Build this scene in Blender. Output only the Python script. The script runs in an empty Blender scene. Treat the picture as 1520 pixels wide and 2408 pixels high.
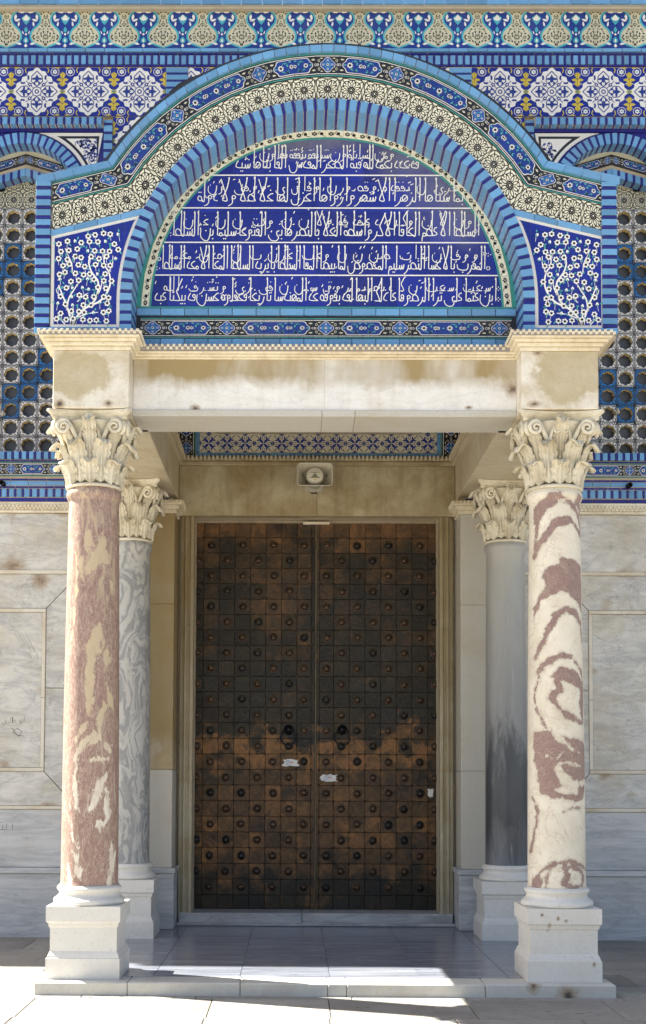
import bpy, math, random
from mathutils import Vector, Matrix
R = math.radians
random.seed(7)
SC = bpy.context.scene
COL = SC.collection

# ------------------------------------------------------------------ camera, sky, sun, exposure
F_PX, PPX, PPY = 2910.0, 669.6, 1665.1          # focal length and principal point on a 1520 x 2408 plate
CAMP = Vector((-0.23, -9.4, 1.58))
PITCH, YAW, ROLL = 0.05031, 0.00755, 0.00462
_r0 = Vector((math.cos(YAW), math.sin(YAW), 0)); _f0 = Vector((-math.sin(YAW), math.cos(YAW), 0)); _u0 = Vector((0, 0, 1))
FW = _f0*math.cos(PITCH) + _u0*math.sin(PITCH); _U = _u0*math.cos(PITCH) - _f0*math.sin(PITCH)
RT = _r0*math.cos(ROLL) + _U*math.sin(ROLL); UP = _U*math.cos(ROLL) - _r0*math.sin(ROLL)
cam = bpy.data.cameras.new('camera'); camo = bpy.data.objects.new('camera', cam); COL.objects.link(camo)
camo.matrix_world = Matrix(((RT.x, UP.x, -FW.x, CAMP.x), (RT.y, UP.y, -FW.y, CAMP.y), (RT.z, UP.z, -FW.z, CAMP.z), (0, 0, 0, 1)))
cam.sensor_width = 36; cam.sensor_fit = 'AUTO'; cam.lens = 36*F_PX/2408
cam.shift_x = (760-PPX)/2408; cam.shift_y = (PPY-1204)/2408
cam.clip_start = 0.1; cam.clip_end = 500
SC.camera = camo
SUN = Vector((-0.69, 0.25, 1.0)).normalized()
world = bpy.data.worlds.new('World'); SC.world = world; world.use_nodes = True
wn = world.node_tree.nodes; wl = world.node_tree.links
sky = wn.new('ShaderNodeTexSky'); sky.sky_type = 'NISHITA'; sky.sun_disc = False
sky.sun_elevation = math.asin(SUN.z); sky.sun_rotation = math.atan2(SUN.x, SUN.y)
sky.air_density = 1.0; sky.dust_density = 3.0; sky.ozone_density = 0.3
bgn = [n for n in wn if n.type == 'BACKGROUND'][0]
wl.new(sky.outputs[0], bgn.inputs[0]); bgn.inputs[1].default_value = 0.052
sl = bpy.data.lights.new('sun', 'SUN'); sl.energy = 5.0; sl.angle = R(0.5); sl.color = (1.0, 0.97, 0.87)
so = bpy.data.objects.new('sun', sl); COL.objects.link(so); so.rotation_euler = SUN.to_track_quat('Z', 'Y').to_euler(); so.location = (-6, 2, 12)
SC.view_settings.view_transform = 'Standard'; SC.view_settings.look = 'None'
SC.view_settings.gamma = 1.0; SC.view_settings.use_curve_mapping = False
SC.view_settings.exposure = 2.18
try:
    SC.cycles.max_bounces = 8; SC.cycles.diffuse_bounces = 5; SC.cycles.use_denoising = True
except Exception: pass

def at(x, y, Y):
    """world X, Z on the vertical plane at depth Y for a measured spot of the survey plate"""
    d = FW*F_PX + RT*(x-PPX) - UP*(y-PPY)
    t = (Y-CAMP.y)/d.y
    p = CAMP + d*t
    return p.x, p.z
def zat(y, Y, x=760): return at(x, y, Y)[1]
def xat(x, Y, y=1600): return at(x, y, Y)[0]

# ------------------------------------------------------------------ node helper and materials
class NT:
    def __init__(s, name):
        s.m = bpy.data.materials.new(name); s.m.use_nodes = True
        s.t = s.m.node_tree; s.n = s.t.nodes; s.b = [k for k in s.n if k.type == 'BSDF_PRINCIPLED'][0]
    def node(s, ty, **kw):
        k = s.n.new(ty)
        for a, v in kw.items(): setattr(k, a, v)
        return k
    def put(s, sock, v):
        if v is None: return
        if hasattr(v, 'is_output'): s.t.links.new(v, sock)
        elif isinstance(v, (tuple, list)) and len(v) == 3 and sock.type == 'RGBA': sock.default_value = (*v, 1)
        else: sock.default_value = v
    def pos(s): return s.node('ShaderNodeNewGeometry').outputs['Position']
    def obj(s): return s.node('ShaderNodeTexCoord').outputs['Object']
    def rnd(s): return s.node('ShaderNodeObjectInfo').outputs['Random']
    def math(s, op, a, b=None, c=None):
        k = s.node('ShaderNodeMath', operation=op); s.put(k.inputs[0], a)
        if b is not None: s.put(k.inputs[1], b)
        if c is not None: s.put(k.inputs[2], c)
        return k.outputs[0]
    def vm(s, op, a, b=None, scale=None):
        k = s.node('ShaderNodeVectorMath', operation=op); s.put(k.inputs[0], a)
        if b is not None: s.put(k.inputs[1], b)
        if scale is not None: s.put(k.inputs['Scale'], scale)
        return k.outputs['Value'] if op in ('LENGTH', 'DOT_PRODUCT', 'DISTANCE') else k.outputs[0]
    def map(s, v, scale=(1, 1, 1), rot=(0, 0, 0), loc=(0, 0, 0)):
        k = s.node('ShaderNodeMapping'); s.put(k.inputs[0], v); k.inputs[1].default_value = loc; k.inputs[2].default_value = rot; k.inputs[3].default_value = scale
        return k.outputs[0]
    def noise(s, v, scale, detail=4, rough=0.55, dist=0.0, color=False):
        k = s.node('ShaderNodeTexNoise'); s.put(k.inputs['Vector'], v); s.put(k.inputs['Scale'], float(scale)); k.inputs['Detail'].default_value = detail
        k.inputs['Roughness'].default_value = rough; k.inputs['Distortion'].default_value = dist
        return k.outputs[1 if color else 0]
    def ramp(s, f, pts):
        k = s.node('ShaderNodeValToRGB'); s.put(k.inputs[0], f); e = k.color_ramp.elements
        while len(e) < len(pts): e.new(0.5)
        for i, (p, c) in enumerate(pts):
            e[i].position = p; e[i].color = (c, c, c, 1) if isinstance(c, (int, float)) else (*c, 1)
        return k.outputs[0]
    def mix(s, f, a, b, blend='MIX'):
        k = s.node('ShaderNodeMix', data_type='RGBA', blend_type=blend); s.put(k.inputs[0], f); s.put(k.inputs[6], a); s.put(k.inputs[7], b)
        return k.outputs[2]
    def sep(s, v):
        k = s.node('ShaderNodeSeparateXYZ'); s.put(k.inputs[0], v); return k.outputs
    def bump(s, h, strength=0.3, dist=0.01):
        k = s.node('ShaderNodeBump'); s.put(k.inputs['Height'], h); k.inputs['Strength'].default_value = strength; k.inputs['Distance'].default_value = dist
        s.put(s.b.inputs['Normal'], k.outputs[0])
    def done(s, col, rough=0.5, metal=0.0, spec=0.5):
        s.put(s.b.inputs['Base Color'], col); s.put(s.b.inputs['Roughness'], rough); s.put(s.b.inputs['Metallic'], metal)
        s.b.inputs['Specular IOR Level'].default_value = spec
        return s.m
    def stains(s, p, spots, amp=0.5, nscale=9):
        """mask of blotches with ragged outlines; spots = (x, y, z, radius, stretch in z)"""
        nz = s.noise(p, nscale, 5, 0.65); out = None
        for (x, y, z, r, st) in spots:
            d = s.vm('LENGTH', s.map(s.vm('SUBTRACT', p, (x, y, z)), (1/r, 0.6/r, 1/(r*st))))
            d = s.math('ADD', d, s.math('MULTIPLY', s.math('SUBTRACT', nz, 0.5), amp*4))
            out = d if out is None else s.math('MINIMUM', out, d)
        return out
M = {}
def glaze(name, c, rough=0.28, var=0.12, dirt=0.25, dirtcol=(0.22, 0.16, 0.09), dust=None):
    t = NT(name); p = t.pos()
    n1 = t.noise(p, 14, 4, 0.6); n2 = t.noise(p, 2.3, 6, 0.7)
    v = t.math('ADD', t.math('MULTIPLY', t.rnd(), var*2), t.math('MULTIPLY', n1, var*1.6))
    v = t.math('ADD', v, 1-var*1.8)
    col = t.vm('SCALE', c, scale=v)
    k = t.mix(t.ramp(n2, [(0.52, 0), (0.78, dirt)]), col, dirtcol)
    k = t.mix(t.ramp(t.noise(p, 60, 3, 0.7), [(0.66, 0), (0.74, dirt*0.9)]), k, dirtcol)
    if dust:
        d = t.stains(p, dust, 0.35, 3.0); k = t.mix(t.ramp(t.math('MULTIPLY', d, 0.5), [(0.2, 0.5), (0.75, 0.0)]), k, (0.26, 0.25, 0.22))
    t.bump(t.noise(p, 35, 3, 0.5), 0.12, 0.004)
    M[name] = t.done(k, t.ramp(n2, [(0.4, rough), (0.75, rough+0.3)]))
glaze('light_blue_glaze', (0.14, 0.325, 0.56), 0.25, 0.17, 0.28)
glaze('cobalt_glaze', (0.016, 0.016, 0.20), 0.25, 0.15, 0.22)
glaze('turquoise_glaze', (0.07, 0.40, 0.48), 0.25, 0.14, 0.3)
glaze('inscription_blue', (0.014, 0.024, 0.25), 0.22, 0.24, 0.12, (0.17, 0.16, 0.13), [(1.13, .28, at(1130, 430, .28)[1], .42, 1.0), (0.75, .28, at(1000, 355, .28)[1], .34, .7), (-.1, .28, at(760, 325, .28)[1], .55, .25)])
glaze('panel_blue', (0.010, 0.022, 0.25), 0.22, 0.16, 0.06)
glaze('cartouche_blue', (0.014, 0.040, 0.24), 0.25, 0.12, 0.12)
glaze('medallion_blue', (0.025, 0.085, 0.33), 0.25, 0.1, 0.1)
glaze('cream_glaze', (0.88, 0.83, 0.64), 0.3, 0.05, 0.12)
glaze('aged_cream_glaze', (0.62, 0.58, 0.42), 0.4, 0.10, 0.4, (0.3, 0.23, 0.13))
glaze('white_glaze', (0.80, 0.77, 0.72), 0.28, 0.04, 0.12)
glaze('letter_white', (0.90, 0.88, 0.82), 0.28, 0.03, 0.08)
glaze('black_glaze', (0.018, 0.018, 0.022), 0.25, 0.1, 0.1)
glaze('ink_blue', (0.016, 0.035, 0.22), 0.3, 0.1, 0.08)
glaze('azure_glaze', (0.02, 0.17, 0.46), 0.26, 0.15, 0.15)
glaze('green_glaze', (0.05, 0.28, 0.24), 0.3, 0.12, 0.25)
glaze('leaf_teal', (0.10, 0.42, 0.38), 0.3, 0.1, 0.1)
glaze('yellow_glaze', (0.60, 0.45, 0.05), 0.3, 0.1, 0.2)
glaze('olive_glaze', (0.16, 0.16, 0.10), 0.35, 0.1, 0.2)
glaze('grout', (0.50, 0.42, 0.30), 0.85, 0.1, 0.5, (0.12, 0.09, 0.06))
glaze('grille_edge', (0.70, 0.55, 0.25), 0.7, 0.1, 0.4)  # yellow of the warm light inside the grille holes, put into the colour
def plain(name, c, rough=0.5, metal=0.0, nz=0.3):
    t = NT(name); p = t.pos(); n = t.noise(p, 30, 5, 0.6)
    k = t.mix(t.math('MULTIPLY', n, nz), c, tuple(a*0.45 for a in c))
    t.bump(n, 0.1, 0.003); M[name] = t.done(k, rough, metal)
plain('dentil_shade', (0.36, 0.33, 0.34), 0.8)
plain('dark_void', (0.012, 0.012, 0.014), 0.9)
plain('window_glass', (0.10, 0.115, 0.15), 0.4)
plain('lead_roof', (0.035, 0.035, 0.038), 0.6, 0.2)
plain('iron', (0.03, 0.03, 0.034), 0.38, 0.8)
plain('speaker_plastic', (0.50, 0.46, 0.36), 0.5, 0, 0.15)
plain('speaker_cap', (0.62, 0.58, 0.48), 0.45, 0, 0.1)
plain('ink', (0.10, 0.10, 0.11), 0.7)
plain('bluish_print', (0.20, 0.33, 0.55), 0.7)
plain('pink_print', (0.60, 0.38, 0.32), 0.7)
plain('paper', (0.70, 0.70, 0.68), 0.8, 0, 0.15)

def marble(name, base, vein, vein_amt=0.5, warm=(0.50, 0.38, 0.20), warm_amt=0.3, vscale=1.6, rot=(0.2, 0.7, 0.3), stretch=(1, 1, 3), rough=0.42, spots=(), zstain=None, wthr=(0.5, 0.75), streak=0.0, fine=0.25, ochre=(), crack=0.0, patchy=False):
    t = NT(name); p = t.pos()
    off = t.vm('SCALE', (7.3, 3.1, 5.7), scale=t.math('MULTIPLY', t.rnd(), 6.0))
    q = t.vm('ADD', p, off)
    qm = t.map(q, stretch, rot)
    n1 = t.noise(qm, vscale, 8, 0.62, 1.2)
    n2 = t.noise(qm, vscale*2.7, 6, 0.6, 0.6)
    v = t.math('ABSOLUTE', t.math('SUBTRACT', n1, 0.5))
    line = t.ramp(v, [(0.0, 1.0), (0.018, 0.35), (0.10, 0.0)])
    cloud = t.ramp(n2, [(0.42, 0.0), (0.68, 1.0)])
    k = t.mix(t.math('MULTIPLY', cloud, vein_amt*0.55), base, vein)
    k = t.mix(t.math('MULTIPLY', line, vein_amt*0.6), k, vein)
    wn_ = t.noise(q, 1.7, 7, 0.66, 0.4)
    k = t.mix(t.ramp(wn_, [(wthr[0], 0.0), (wthr[1], warm_amt)]), k, warm)
    k = t.mix(t.ramp(t.noise(p, 42, 4, 0.7), [(0.55, 0.0), (0.75, fine)]), k, tuple(a*0.5 for a in warm))
    if streak:
        st = t.noise(t.map(p, (9, 9, 0.8)), 1.3, 5, 0.6)
        k = t.mix(t.ramp(st, [(0.5, 0.0), (0.72, streak)]), k, tuple(a*0.62 for a in warm))
    if spots:
        d = t.stains(p, spots)
        k = t.mix(t.ramp(t.math('MULTIPLY', d, 0.5), [(0.25, 0.75), (0.75, 0.0)]), k, (0.30, 0.19, 0.09))
        k = t.mix(t.ramp(t.math('MULTIPLY', d, 0.5), [(0.05, 0.9), (0.28, 0.0)]), k, (0.07, 0.055, 0.05))
    if ochre:
        d = t.stains(p, ochre, 0.28, 7); oc = t.mix(t.noise(p, 18, 6, 0.7), (0.34, 0.25, 0.11), (0.62, 0.53, 0.34))
        k = t.mix(t.ramp(t.math('MULTIPLY', d, 0.5), [(0.0, 0.55), (0.40, 0.8), (0.50, 0.0)]), k, oc)
    if zstain:
        z0, z1, amt, sc = zstain
        zz = t.sep(p)[2]
        zz = t.math('ADD', zz, t.math('MULTIPLY', t.math('SUBTRACT', t.noise(t.map(p, (1.2, 1.2, 0.7)), sc, 7, 0.7, 0.5), 0.5), abs(z1-z0)*2.3))
        f = t.math('DIVIDE', t.math('SUBTRACT', zz, z0), z1-z0)
        zf = t.ramp(f, [(0.1, 0.0), (0.9, amt)])
        if patchy: zf = t.math('MULTIPLY', zf, t.ramp(t.noise(t.map(p, (1, 1, .3), (0, 0, 0), (4.2, 0, 0)), 1.5, 4, .6), [(0.40, 0.25), (0.58, 1.0)]))
        k = t.mix(zf, k, tuple(a*0.75 for a in warm))
    if crack: ck = t.noise(q, 1.3, 5, 0.5, 0.9); k = t.mix(t.ramp(t.math('ABSOLUTE', t.math('SUBTRACT', ck, 0.5)), [(0.0, crack), (0.0035, 0.0)]), k, tuple(a*0.45 for a in vein))
    t.bump(t.math('ADD', t.noise(p, 55, 5, 0.65), t.math('MULTIPLY', wn_, 1.5)), 0.22, 0.006)
    M[name] = t.done(k, rough, 0, 0.4)
    return M[name]
def spots_of(lst, Y):
    return [(at(x, y, Y)[0], Y, at(x, y, Y)[1], r, st) for (x, y, r, st) in lst]
WALL_SPOTS = spots_of([(93, 1362, .085, .9), (27, 1327, .11, .7), (8, 1443, .03, 1.2), (113, 1500, .045, .8), (90, 1620, .05, 1.0), (67, 1418, .04, .8), (148, 1205, .06, .6), (22, 1210, .05, 1.6),
    (1476, 1343, .10, .5), (1432, 1418, .055, 1.2), (1398, 1578, .055, .8), (1427, 1822, .07, .7), (1380, 1527, .03, .8), (5, 1798, .06, .8), (110, 1895, .07, .5), (1492, 1870, .06, .5)], 3.0)
marble('wall_marble', (0.69, 0.67, 0.62), (0.30, 0.30, 0.31), 0.85, (0.42, 0.35, 0.21), 0.55, 1.3, (0.2, 0.8, 0.2), (1, 1, 3), spots=WALL_SPOTS, crack=0.4, wthr=(0.47, 0.7), fine=0.2)
marble('dado_marble', (0.60, 0.60, 0.595), (0.25, 0.27, 0.30), 0.85, (0.40, 0.34, 0.25), 0.3, 1.2, (0.1, 0.15, 0.1), (0.6, 1, 5), fine=0.15)
marble('strip_marble', (0.72, 0.67, 0.56), (0.5, 0.5, 0.5), 0.2, (0.42, 0.27, 0.10), 0.55, 3, wthr=(0.45, 0.7))
marble('beam_marble', (0.88, 0.85, 0.79), (0.58, 0.56, 0.54), 0.5, (0.50, 0.37, 0.17), 0.3, 1.6, (0.1, 0.7, 0.1), zstain=(at(764, 925, .2)[1], at(764, 885, .2)[1], 1.0, 2.4), spots=spots_of([(470, 868, .05, 1), (413, 850, .05, .8), (1208, 915, .06, 1), (460, 960, .035, .7), (1103, 958, .03, .5)], .2), streak=0.15, patchy=True)
marble('impost_marble', (0.84, 0.78, 0.67), (0.58, 0.54, 0.46), 0.3, (0.44, 0.32, 0.14), 0.75, 2.8, (0, 0, 0), (1, 1, 1), spots=spots_of([(141, 950, .035, .9), (255, 948, .03, .8), (1265, 830, .04, .5), (1258, 950, .05, .5)], -.03), wthr=(0.42, 0.66), fine=0.4, ochre=spots_of([(180, 880, .30, .62), (1345, 870, .34, .62), (1330, 905, .2, .8)], -.03))
marble('cornice_stone', (0.82, 0.75, 0.58), (0.6, 0.5, 0.36), 0.3, (0.46, 0.31, 0.13), 0.55, 3, wthr=(0.45, 0.75), streak=0.25, fine=0.4)
marble('porch_marble', (0.60, 0.52, 0.37), (0.44, 0.40, 0.33), 0.4, (0.36, 0.26, 0.12), 0.6, 1.4, (0.1, 0.5, 0.3), wthr=(0.45, 0.72), streak=0.25, fine=0.3)
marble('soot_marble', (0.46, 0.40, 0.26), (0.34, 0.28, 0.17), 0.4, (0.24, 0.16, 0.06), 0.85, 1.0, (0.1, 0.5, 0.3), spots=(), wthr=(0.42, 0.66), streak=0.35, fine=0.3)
marble('ochre_marble', (0.57, 0.53, 0.45), (0.42, 0.38, 0.30), 0.4, (0.40, 0.28, 0.11), 0.7, 1.3, (0.1, 0.3, 0.3), wthr=(0.36, 0.58), streak=0.3, fine=0.3, zstain=(1.35, 1.95, 0.8, 1.2))
marble('jamb_marble', (0.50, 0.45, 0.33), (0.36, 0.31, 0.22), 0.5, (0.30, 0.21, 0.08), 0.7, 1.3, (0, 0, 0), (4, 4, .6), wthr=(0.42, 0.7), streak=0.55, zstain=(1.0, 3.0, 0.5, 1.2))
marble('pilaster_marble', (0.56, 0.53, 0.46), (0.5, 0.48, 0.44), 0.3, (0.46, 0.36, 0.20), 0.45, 1.5, fine=0.3)
marble('pedestal_marble', (0.74, 0.71, 0.65), (0.62, 0.58, 0.54), 0.3, (0.52, 0.44, 0.32), 0.3, 3, (0, 0, 0), (1, 1, 1), rough=0.5, fine=0.35, spots=spots_of([(1293, 2178, .012, 1.6), (1313, 2160, .012, 1.2), (1332, 2166, .016, .8), (1297, 2232, .010, 2), (1319, 2240, .010, 2), (1275, 2152, .012, 1), (1340, 2190, .012, .8), (1290, 2190, .02, .6), (1398, 2268, .013, 1.5), (1322, 2215, .008, 2), (1392, 2236, .008, 1.5)], .0), ochre=[])
marble('threshold_marble', (0.52, 0.52, 0.52), (0.16, 0.17, 0.20), 0.85, (0.33, 0.26, 0.15), 0.35, 1.5, (0.0, 0.35, 0.0), (0.7, 1, 4))
marble('floor_marble', (0.27, 0.28, 0.315), (0.09, 0.105, 0.145), 1.3, (0.38, 0.33, 0.26), 0.12, 1.3, (0.0, 0.0, 0.06), (0.35, 4.5, 1), rough=0.14, fine=0.08)
marble('kerb_marble', (0.60, 0.57, 0.50), (0.42, 0.42, 0.42), 0.4, (0.36, 0.27, 0.16), 0.5, 2.4, (0, 0, 0), (1, 1, 1), rough=0.6, spots=spots_of([(1335, 2340, .07, .9), (1255, 2318, .04, 1.4)], -.12), wthr=(0.48, 0.75), fine=0.35)
marble('paving_stone', (0.47, 0.44, 0.40), (0.33, 0.33, 0.33), 0.5, (0.27, 0.22, 0.16), 0.35, 2.0, (0, 0, 0), (1, 2.2, 1), rough=0.65, fine=0.4)
marble('capital_stone', (0.76, 0.70, 0.56), (0.5, 0.45, 0.34), 0.5, (0.33, 0.25, 0.12), 0.85, 5, (0, 0, 0), (1, 1, 1), rough=0.6, wthr=(0.48, 0.72), fine=0.4)

# pitted paving: small dark holes
def paving():
    t = NT('pitted_paving'); p = t.pos()
    off = t.vm('SCALE', (7.3, 3.1, 0), scale=t.math('MULTIPLY', t.rnd(), 6.0)); q = t.vm('ADD', p, off)
    n = t.noise(q, 2.2, 8, 0.65, 0.5); nf = t.noise(t.map(q, (1, 2.4, 1)), 22, 5, 0.7)
    k = t.mix(t.ramp(n, [(0.35, 0), (0.7, 1)]), (0.32, 0.30, 0.265), (0.21, 0.19, 0.165))
    k = t.vm('SCALE', k, scale=t.math('ADD', t.math('MULTIPLY', t.rnd(), 0.3), 0.82))
    pits = t.ramp(t.noise(t.map(q, (1, 2.0, 1)), 13, 2, 0.5), [(0.69, 0), (0.73, 1)])
    k = t.mix(t.ramp(nf, [(0.5, 0), (0.72, 0.4)]), k, (0.15, 0.12, 0.09))
    k = t.mix(pits, k, (0.06, 0.05, 0.045))
    t.bump(t.math('SUBTRACT', nf, pits), 0.5, 0.006)
    M['pitted_paving'] = t.done(k, 0.7)
paving()

# the four shafts
def shaft_materials():
    def patch(t):
        k = t.node('ShaderNodeAttribute'); k.attribute_name = 'patch'; return k.outputs['Fac']
    # mauve breccia with cream flames (front left)
    t = NT('mauve_breccia'); p = t.obj()
    f2 = t.noise(t.map(p, (9, 9, 1.7), (0, 0.1, 0)), 1.6, 6, 0.62, 0.8)
    nz = t.noise(t.map(p, (1.6, 1.6, .7)), 14, 6, 0.7, 0.6)
    k = t.mix(t.noise(p, 7, 6, 0.7), (0.23, 0.125, 0.105), (0.36, 0.235, 0.19))
    for sc, am in ((30, .55), (15, .45), (8, .3)):
        hair = t.noise(t.map(p, (sc, sc, sc*.32)), 1.0, 4, 0.6, 1.5)
        k = t.mix(t.ramp(t.math('ABSOLUTE', t.math('SUBTRACT', hair, 0.5)), [(0.0, am), (0.025, 0.0)]), k, (0.66, 0.53, 0.40))
    zz = t.sep(p)[2]
    tan = t.mix(t.ramp(t.math('DIVIDE', zz, 3.7), [(0.35, 0.0), (0.55, 1.0)]), (0.78, 0.71, 0.60), (0.58, 0.46, 0.30))
    tan = t.mix(t.ramp(nz, [(0.35, .5), (0.6, 0)]), tan, (0.45, 0.33, 0.22))
    top = t.ramp(t.math('DIVIDE', zz, 3.7), [(0.62, 0.0), (0.97, 0.11)])
    m1 = t.ramp(t.math('ADD', f2, top), [(0.61, 0), (0.68, .7)])
    m2 = t.ramp(t.math('ADD', patch(t), t.math('MULTIPLY', t.math('SUBTRACT', nz, 0.5), 1.2)), [(0.44, 0), (0.54, 1)])
    k = t.mix(m1, k, tan); k = t.mix(m2, k, tan)
    t.bump(f2, 0.1, 0.004); M['mauve_breccia'] = t.done(k, 0.5)
    # cream marble with mauve swirls (front right)
    t = NT('cream_swirl'); p = t.obj()
    nz = t.noise(p, 13, 7, 0.72, 0.5)
    base = t.mix(t.ramp(t.noise(p, 3.2, 6, 0.65), [(0.35, 0), (0.7, 1)]), (0.84, 0.77, 0.64), (0.64, 0.56, 0.43))
    mauve = t.mix(t.noise(p, 16, 5, 0.7, 1), (0.20, 0.11, 0.10), (0.36, 0.24, 0.20))
    hair = t.noise(p, 28, 4, 0.6, 2.0)
    mauve = t.mix(t.ramp(t.math('ABSOLUTE', t.math('SUBTRACT', hair, 0.5)), [(0.0, 0.5), (0.025, 0.0)]), mauve, (0.6, 0.48, 0.4))
    pm = t.math('ADD', patch(t), t.math('MULTIPLY', t.math('SUBTRACT', nz, 0.5), 1.0))
    k = t.mix(t.ramp(pm, [(0.30, 0), (0.47, 0.6)]), base, (0.50, 0.43, 0.33))
    k = t.mix(t.ramp(pm, [(0.46, 0), (0.52, 1)]), k, mauve)
    veins = t.noise(t.map(p, (2.0, 2.0, 1.6), (0, 0.6, 0)), 1.7, 6, 0.6, 2.2)
    k = t.mix(t.ramp(t.math('ABSOLUTE', t.math('SUBTRACT', veins, 0.5)), [(0.0, 0.6), (0.014, 0.0)]), k, (0.48, 0.36, 0.26))
    t.bump(nz, 0.06, 0.003); M['cream_swirl'] = t.done(k, 0.45)
    # banded grey marble (back left)
    t = NT('banded_grey'); p = t.obj()
    q = t.vm('ADD', p, t.vm('SCALE', t.noise(t.map(p, (1.5, 1.5, .8)), 1.6, 3, 0.5, 0, True), scale=0.9))
    n = t.noise(t.map(q, (16, 16, 1.5), (0, 0.45, 0)), 1.2, 5, 0.6, 0.3)
    s = t.math('MULTIPLY', t.math('SUBTRACT', n, 0.45), 7.0)
    k = t.mix(t.ramp(s, [(0.0, 0), (0.9, 0.85)]), (0.46, 0.45, 0.42), (0.13, 0.14, 0.16))
    k = t.mix(t.ramp(n, [(0.48, 0), (0.66, 0.35)]), k, (0.55, 0.53, 0.48))
    t.bump(n, 0.05, 0.003); M['banded_grey'] = t.done(k, 0.4)
    # dark grey shaft (back right), darker towards the foot where it is worn and greasy
    t = NT('slate_grey'); p = t.obj()
    n = t.noise(t.map(p, (3, 3, 0.7)), 1.8, 7, 0.65, 0.8); zz = t.sep(p)[2]
    g = t.math('ADD', t.math('DIVIDE', zz, 3.7), t.math('MULTIPLY', t.math('SUBTRACT', n, 0.5), 0.5))
    k = t.ramp(g, [(0.16, (0.15, 0.155, 0.165)), (0.30, (0.055, 0.058, 0.066)), (0.46, (0.075, 0.08, 0.088)), (0.55, (0.25, 0.25, 0.245)), (0.95, (0.40, 0.39, 0.36))])
    sc = t.noise(t.map(p, (11, 11, 0.9), (0, 0.04, 0)), 1.6, 3, 0.5, 0.6)
    k = t.mix(t.ramp(sc, [(0.64, 0), (0.72, 0.35)]), k, (0.5, 0.48, 0.45))
    t.bump(n, 0.05, 0.003); M['slate_grey'] = t.done(k, 0.36)
shaft_materials()

def copper():
    t = NT('patinated_copper'); p = t.pos(); r = t.rnd()
    q = t.vm('ADD', p, t.vm('SCALE', (3.1, 0, 5.3), scale=t.math('MULTIPLY', r, 9.0)))
    n = t.noise(q, 9, 8, 0.7, 0.8); n2 = t.noise(q, 26, 5, 0.7, 0.3)
    big = t.noise(p, 1.6, 4, 0.6); zz = t.math('ADD', t.sep(p)[2], t.math('MULTIPLY', t.math('SUBTRACT', t.noise(p, 3.2, 5, 0.65), 0.5), 1.5))
    band = t.ramp(t.math('DIVIDE', zz, 4.4), [(0.03, 0.05), (0.12, 0.50), (0.27, 0.56), (0.34, 0.42), (0.385, 0.68), (0.43, 0.62), (0.455, 0.20), (0.62, 0.20), (0.85, 0.34), (0.93, 0.50)])
    big = t.noise(p, 1.6, 4, 0.6)
    f = t.math('ADD', t.math('ADD', t.math('MULTIPLY', r, 0.20), t.math('MULTIPLY', n, 1.0)), t.math('ADD', band, t.math('MULTIPLY', big, 0.7)))
    cu = t.mix(n2, (0.33, 0.155, 0.05), (0.105, 0.055, 0.023))
    dk = t.mix(n2, (0.013, 0.011, 0.008), (0.034, 0.025, 0.013))
    dk = t.mix(t.ramp(t.noise(p, 2.2, 4), [(0.45, 0), (0.65, 0.6)]), dk, (0.017, 0.019, 0.022))
    dk = t.vm('SCALE', dk, scale=t.math('ADD', 0.7, t.math('MULTIPLY', r, 0.5)))
    k = t.mix(t.ramp(t.math('MULTIPLY', f, 0.5), [(0.60, 0), (0.74, 0.4), (0.84, 1)]), dk, cu)
    k = t.mix(t.ramp(t.noise(q, 5, 6, 0.7), [(0.5, 0), (0.72, 0.45)]), k, (0.055, 0.047, 0.02))
    t.bump(t.math('ADD', n, n2), 0.8, 0.008)
    M['patinated_copper'] = t.done(k, t.ramp(n2, [(0.3, 0.38), (0.7, 0.65)]), 0.3)
    t = NT('door_boss_metal'); p = t.pos(); n = t.noise(p, 20, 5, 0.6)
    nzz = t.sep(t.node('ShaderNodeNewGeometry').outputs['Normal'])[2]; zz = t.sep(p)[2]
    dust = t.math('MULTIPLY', t.ramp(nzz, [(0.15, 0), (0.55, 0.75)]), t.ramp(t.math('DIVIDE', zz, 4.4), [(0.35, 0.1), (0.5, 1.0)]))  # olive dust tone on upturned faces, also standing in for their bright highlights
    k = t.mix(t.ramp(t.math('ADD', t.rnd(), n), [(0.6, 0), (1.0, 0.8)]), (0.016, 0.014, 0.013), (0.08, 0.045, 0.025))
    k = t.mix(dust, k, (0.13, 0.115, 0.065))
    t.bump(n, 0.25, 0.004); M['door_boss_metal'] = t.done(k, 0.36, 0.5)
    plain('seam_grime', (0.05, 0.043, 0.022), 0.7, 0.2)
copper()

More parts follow.
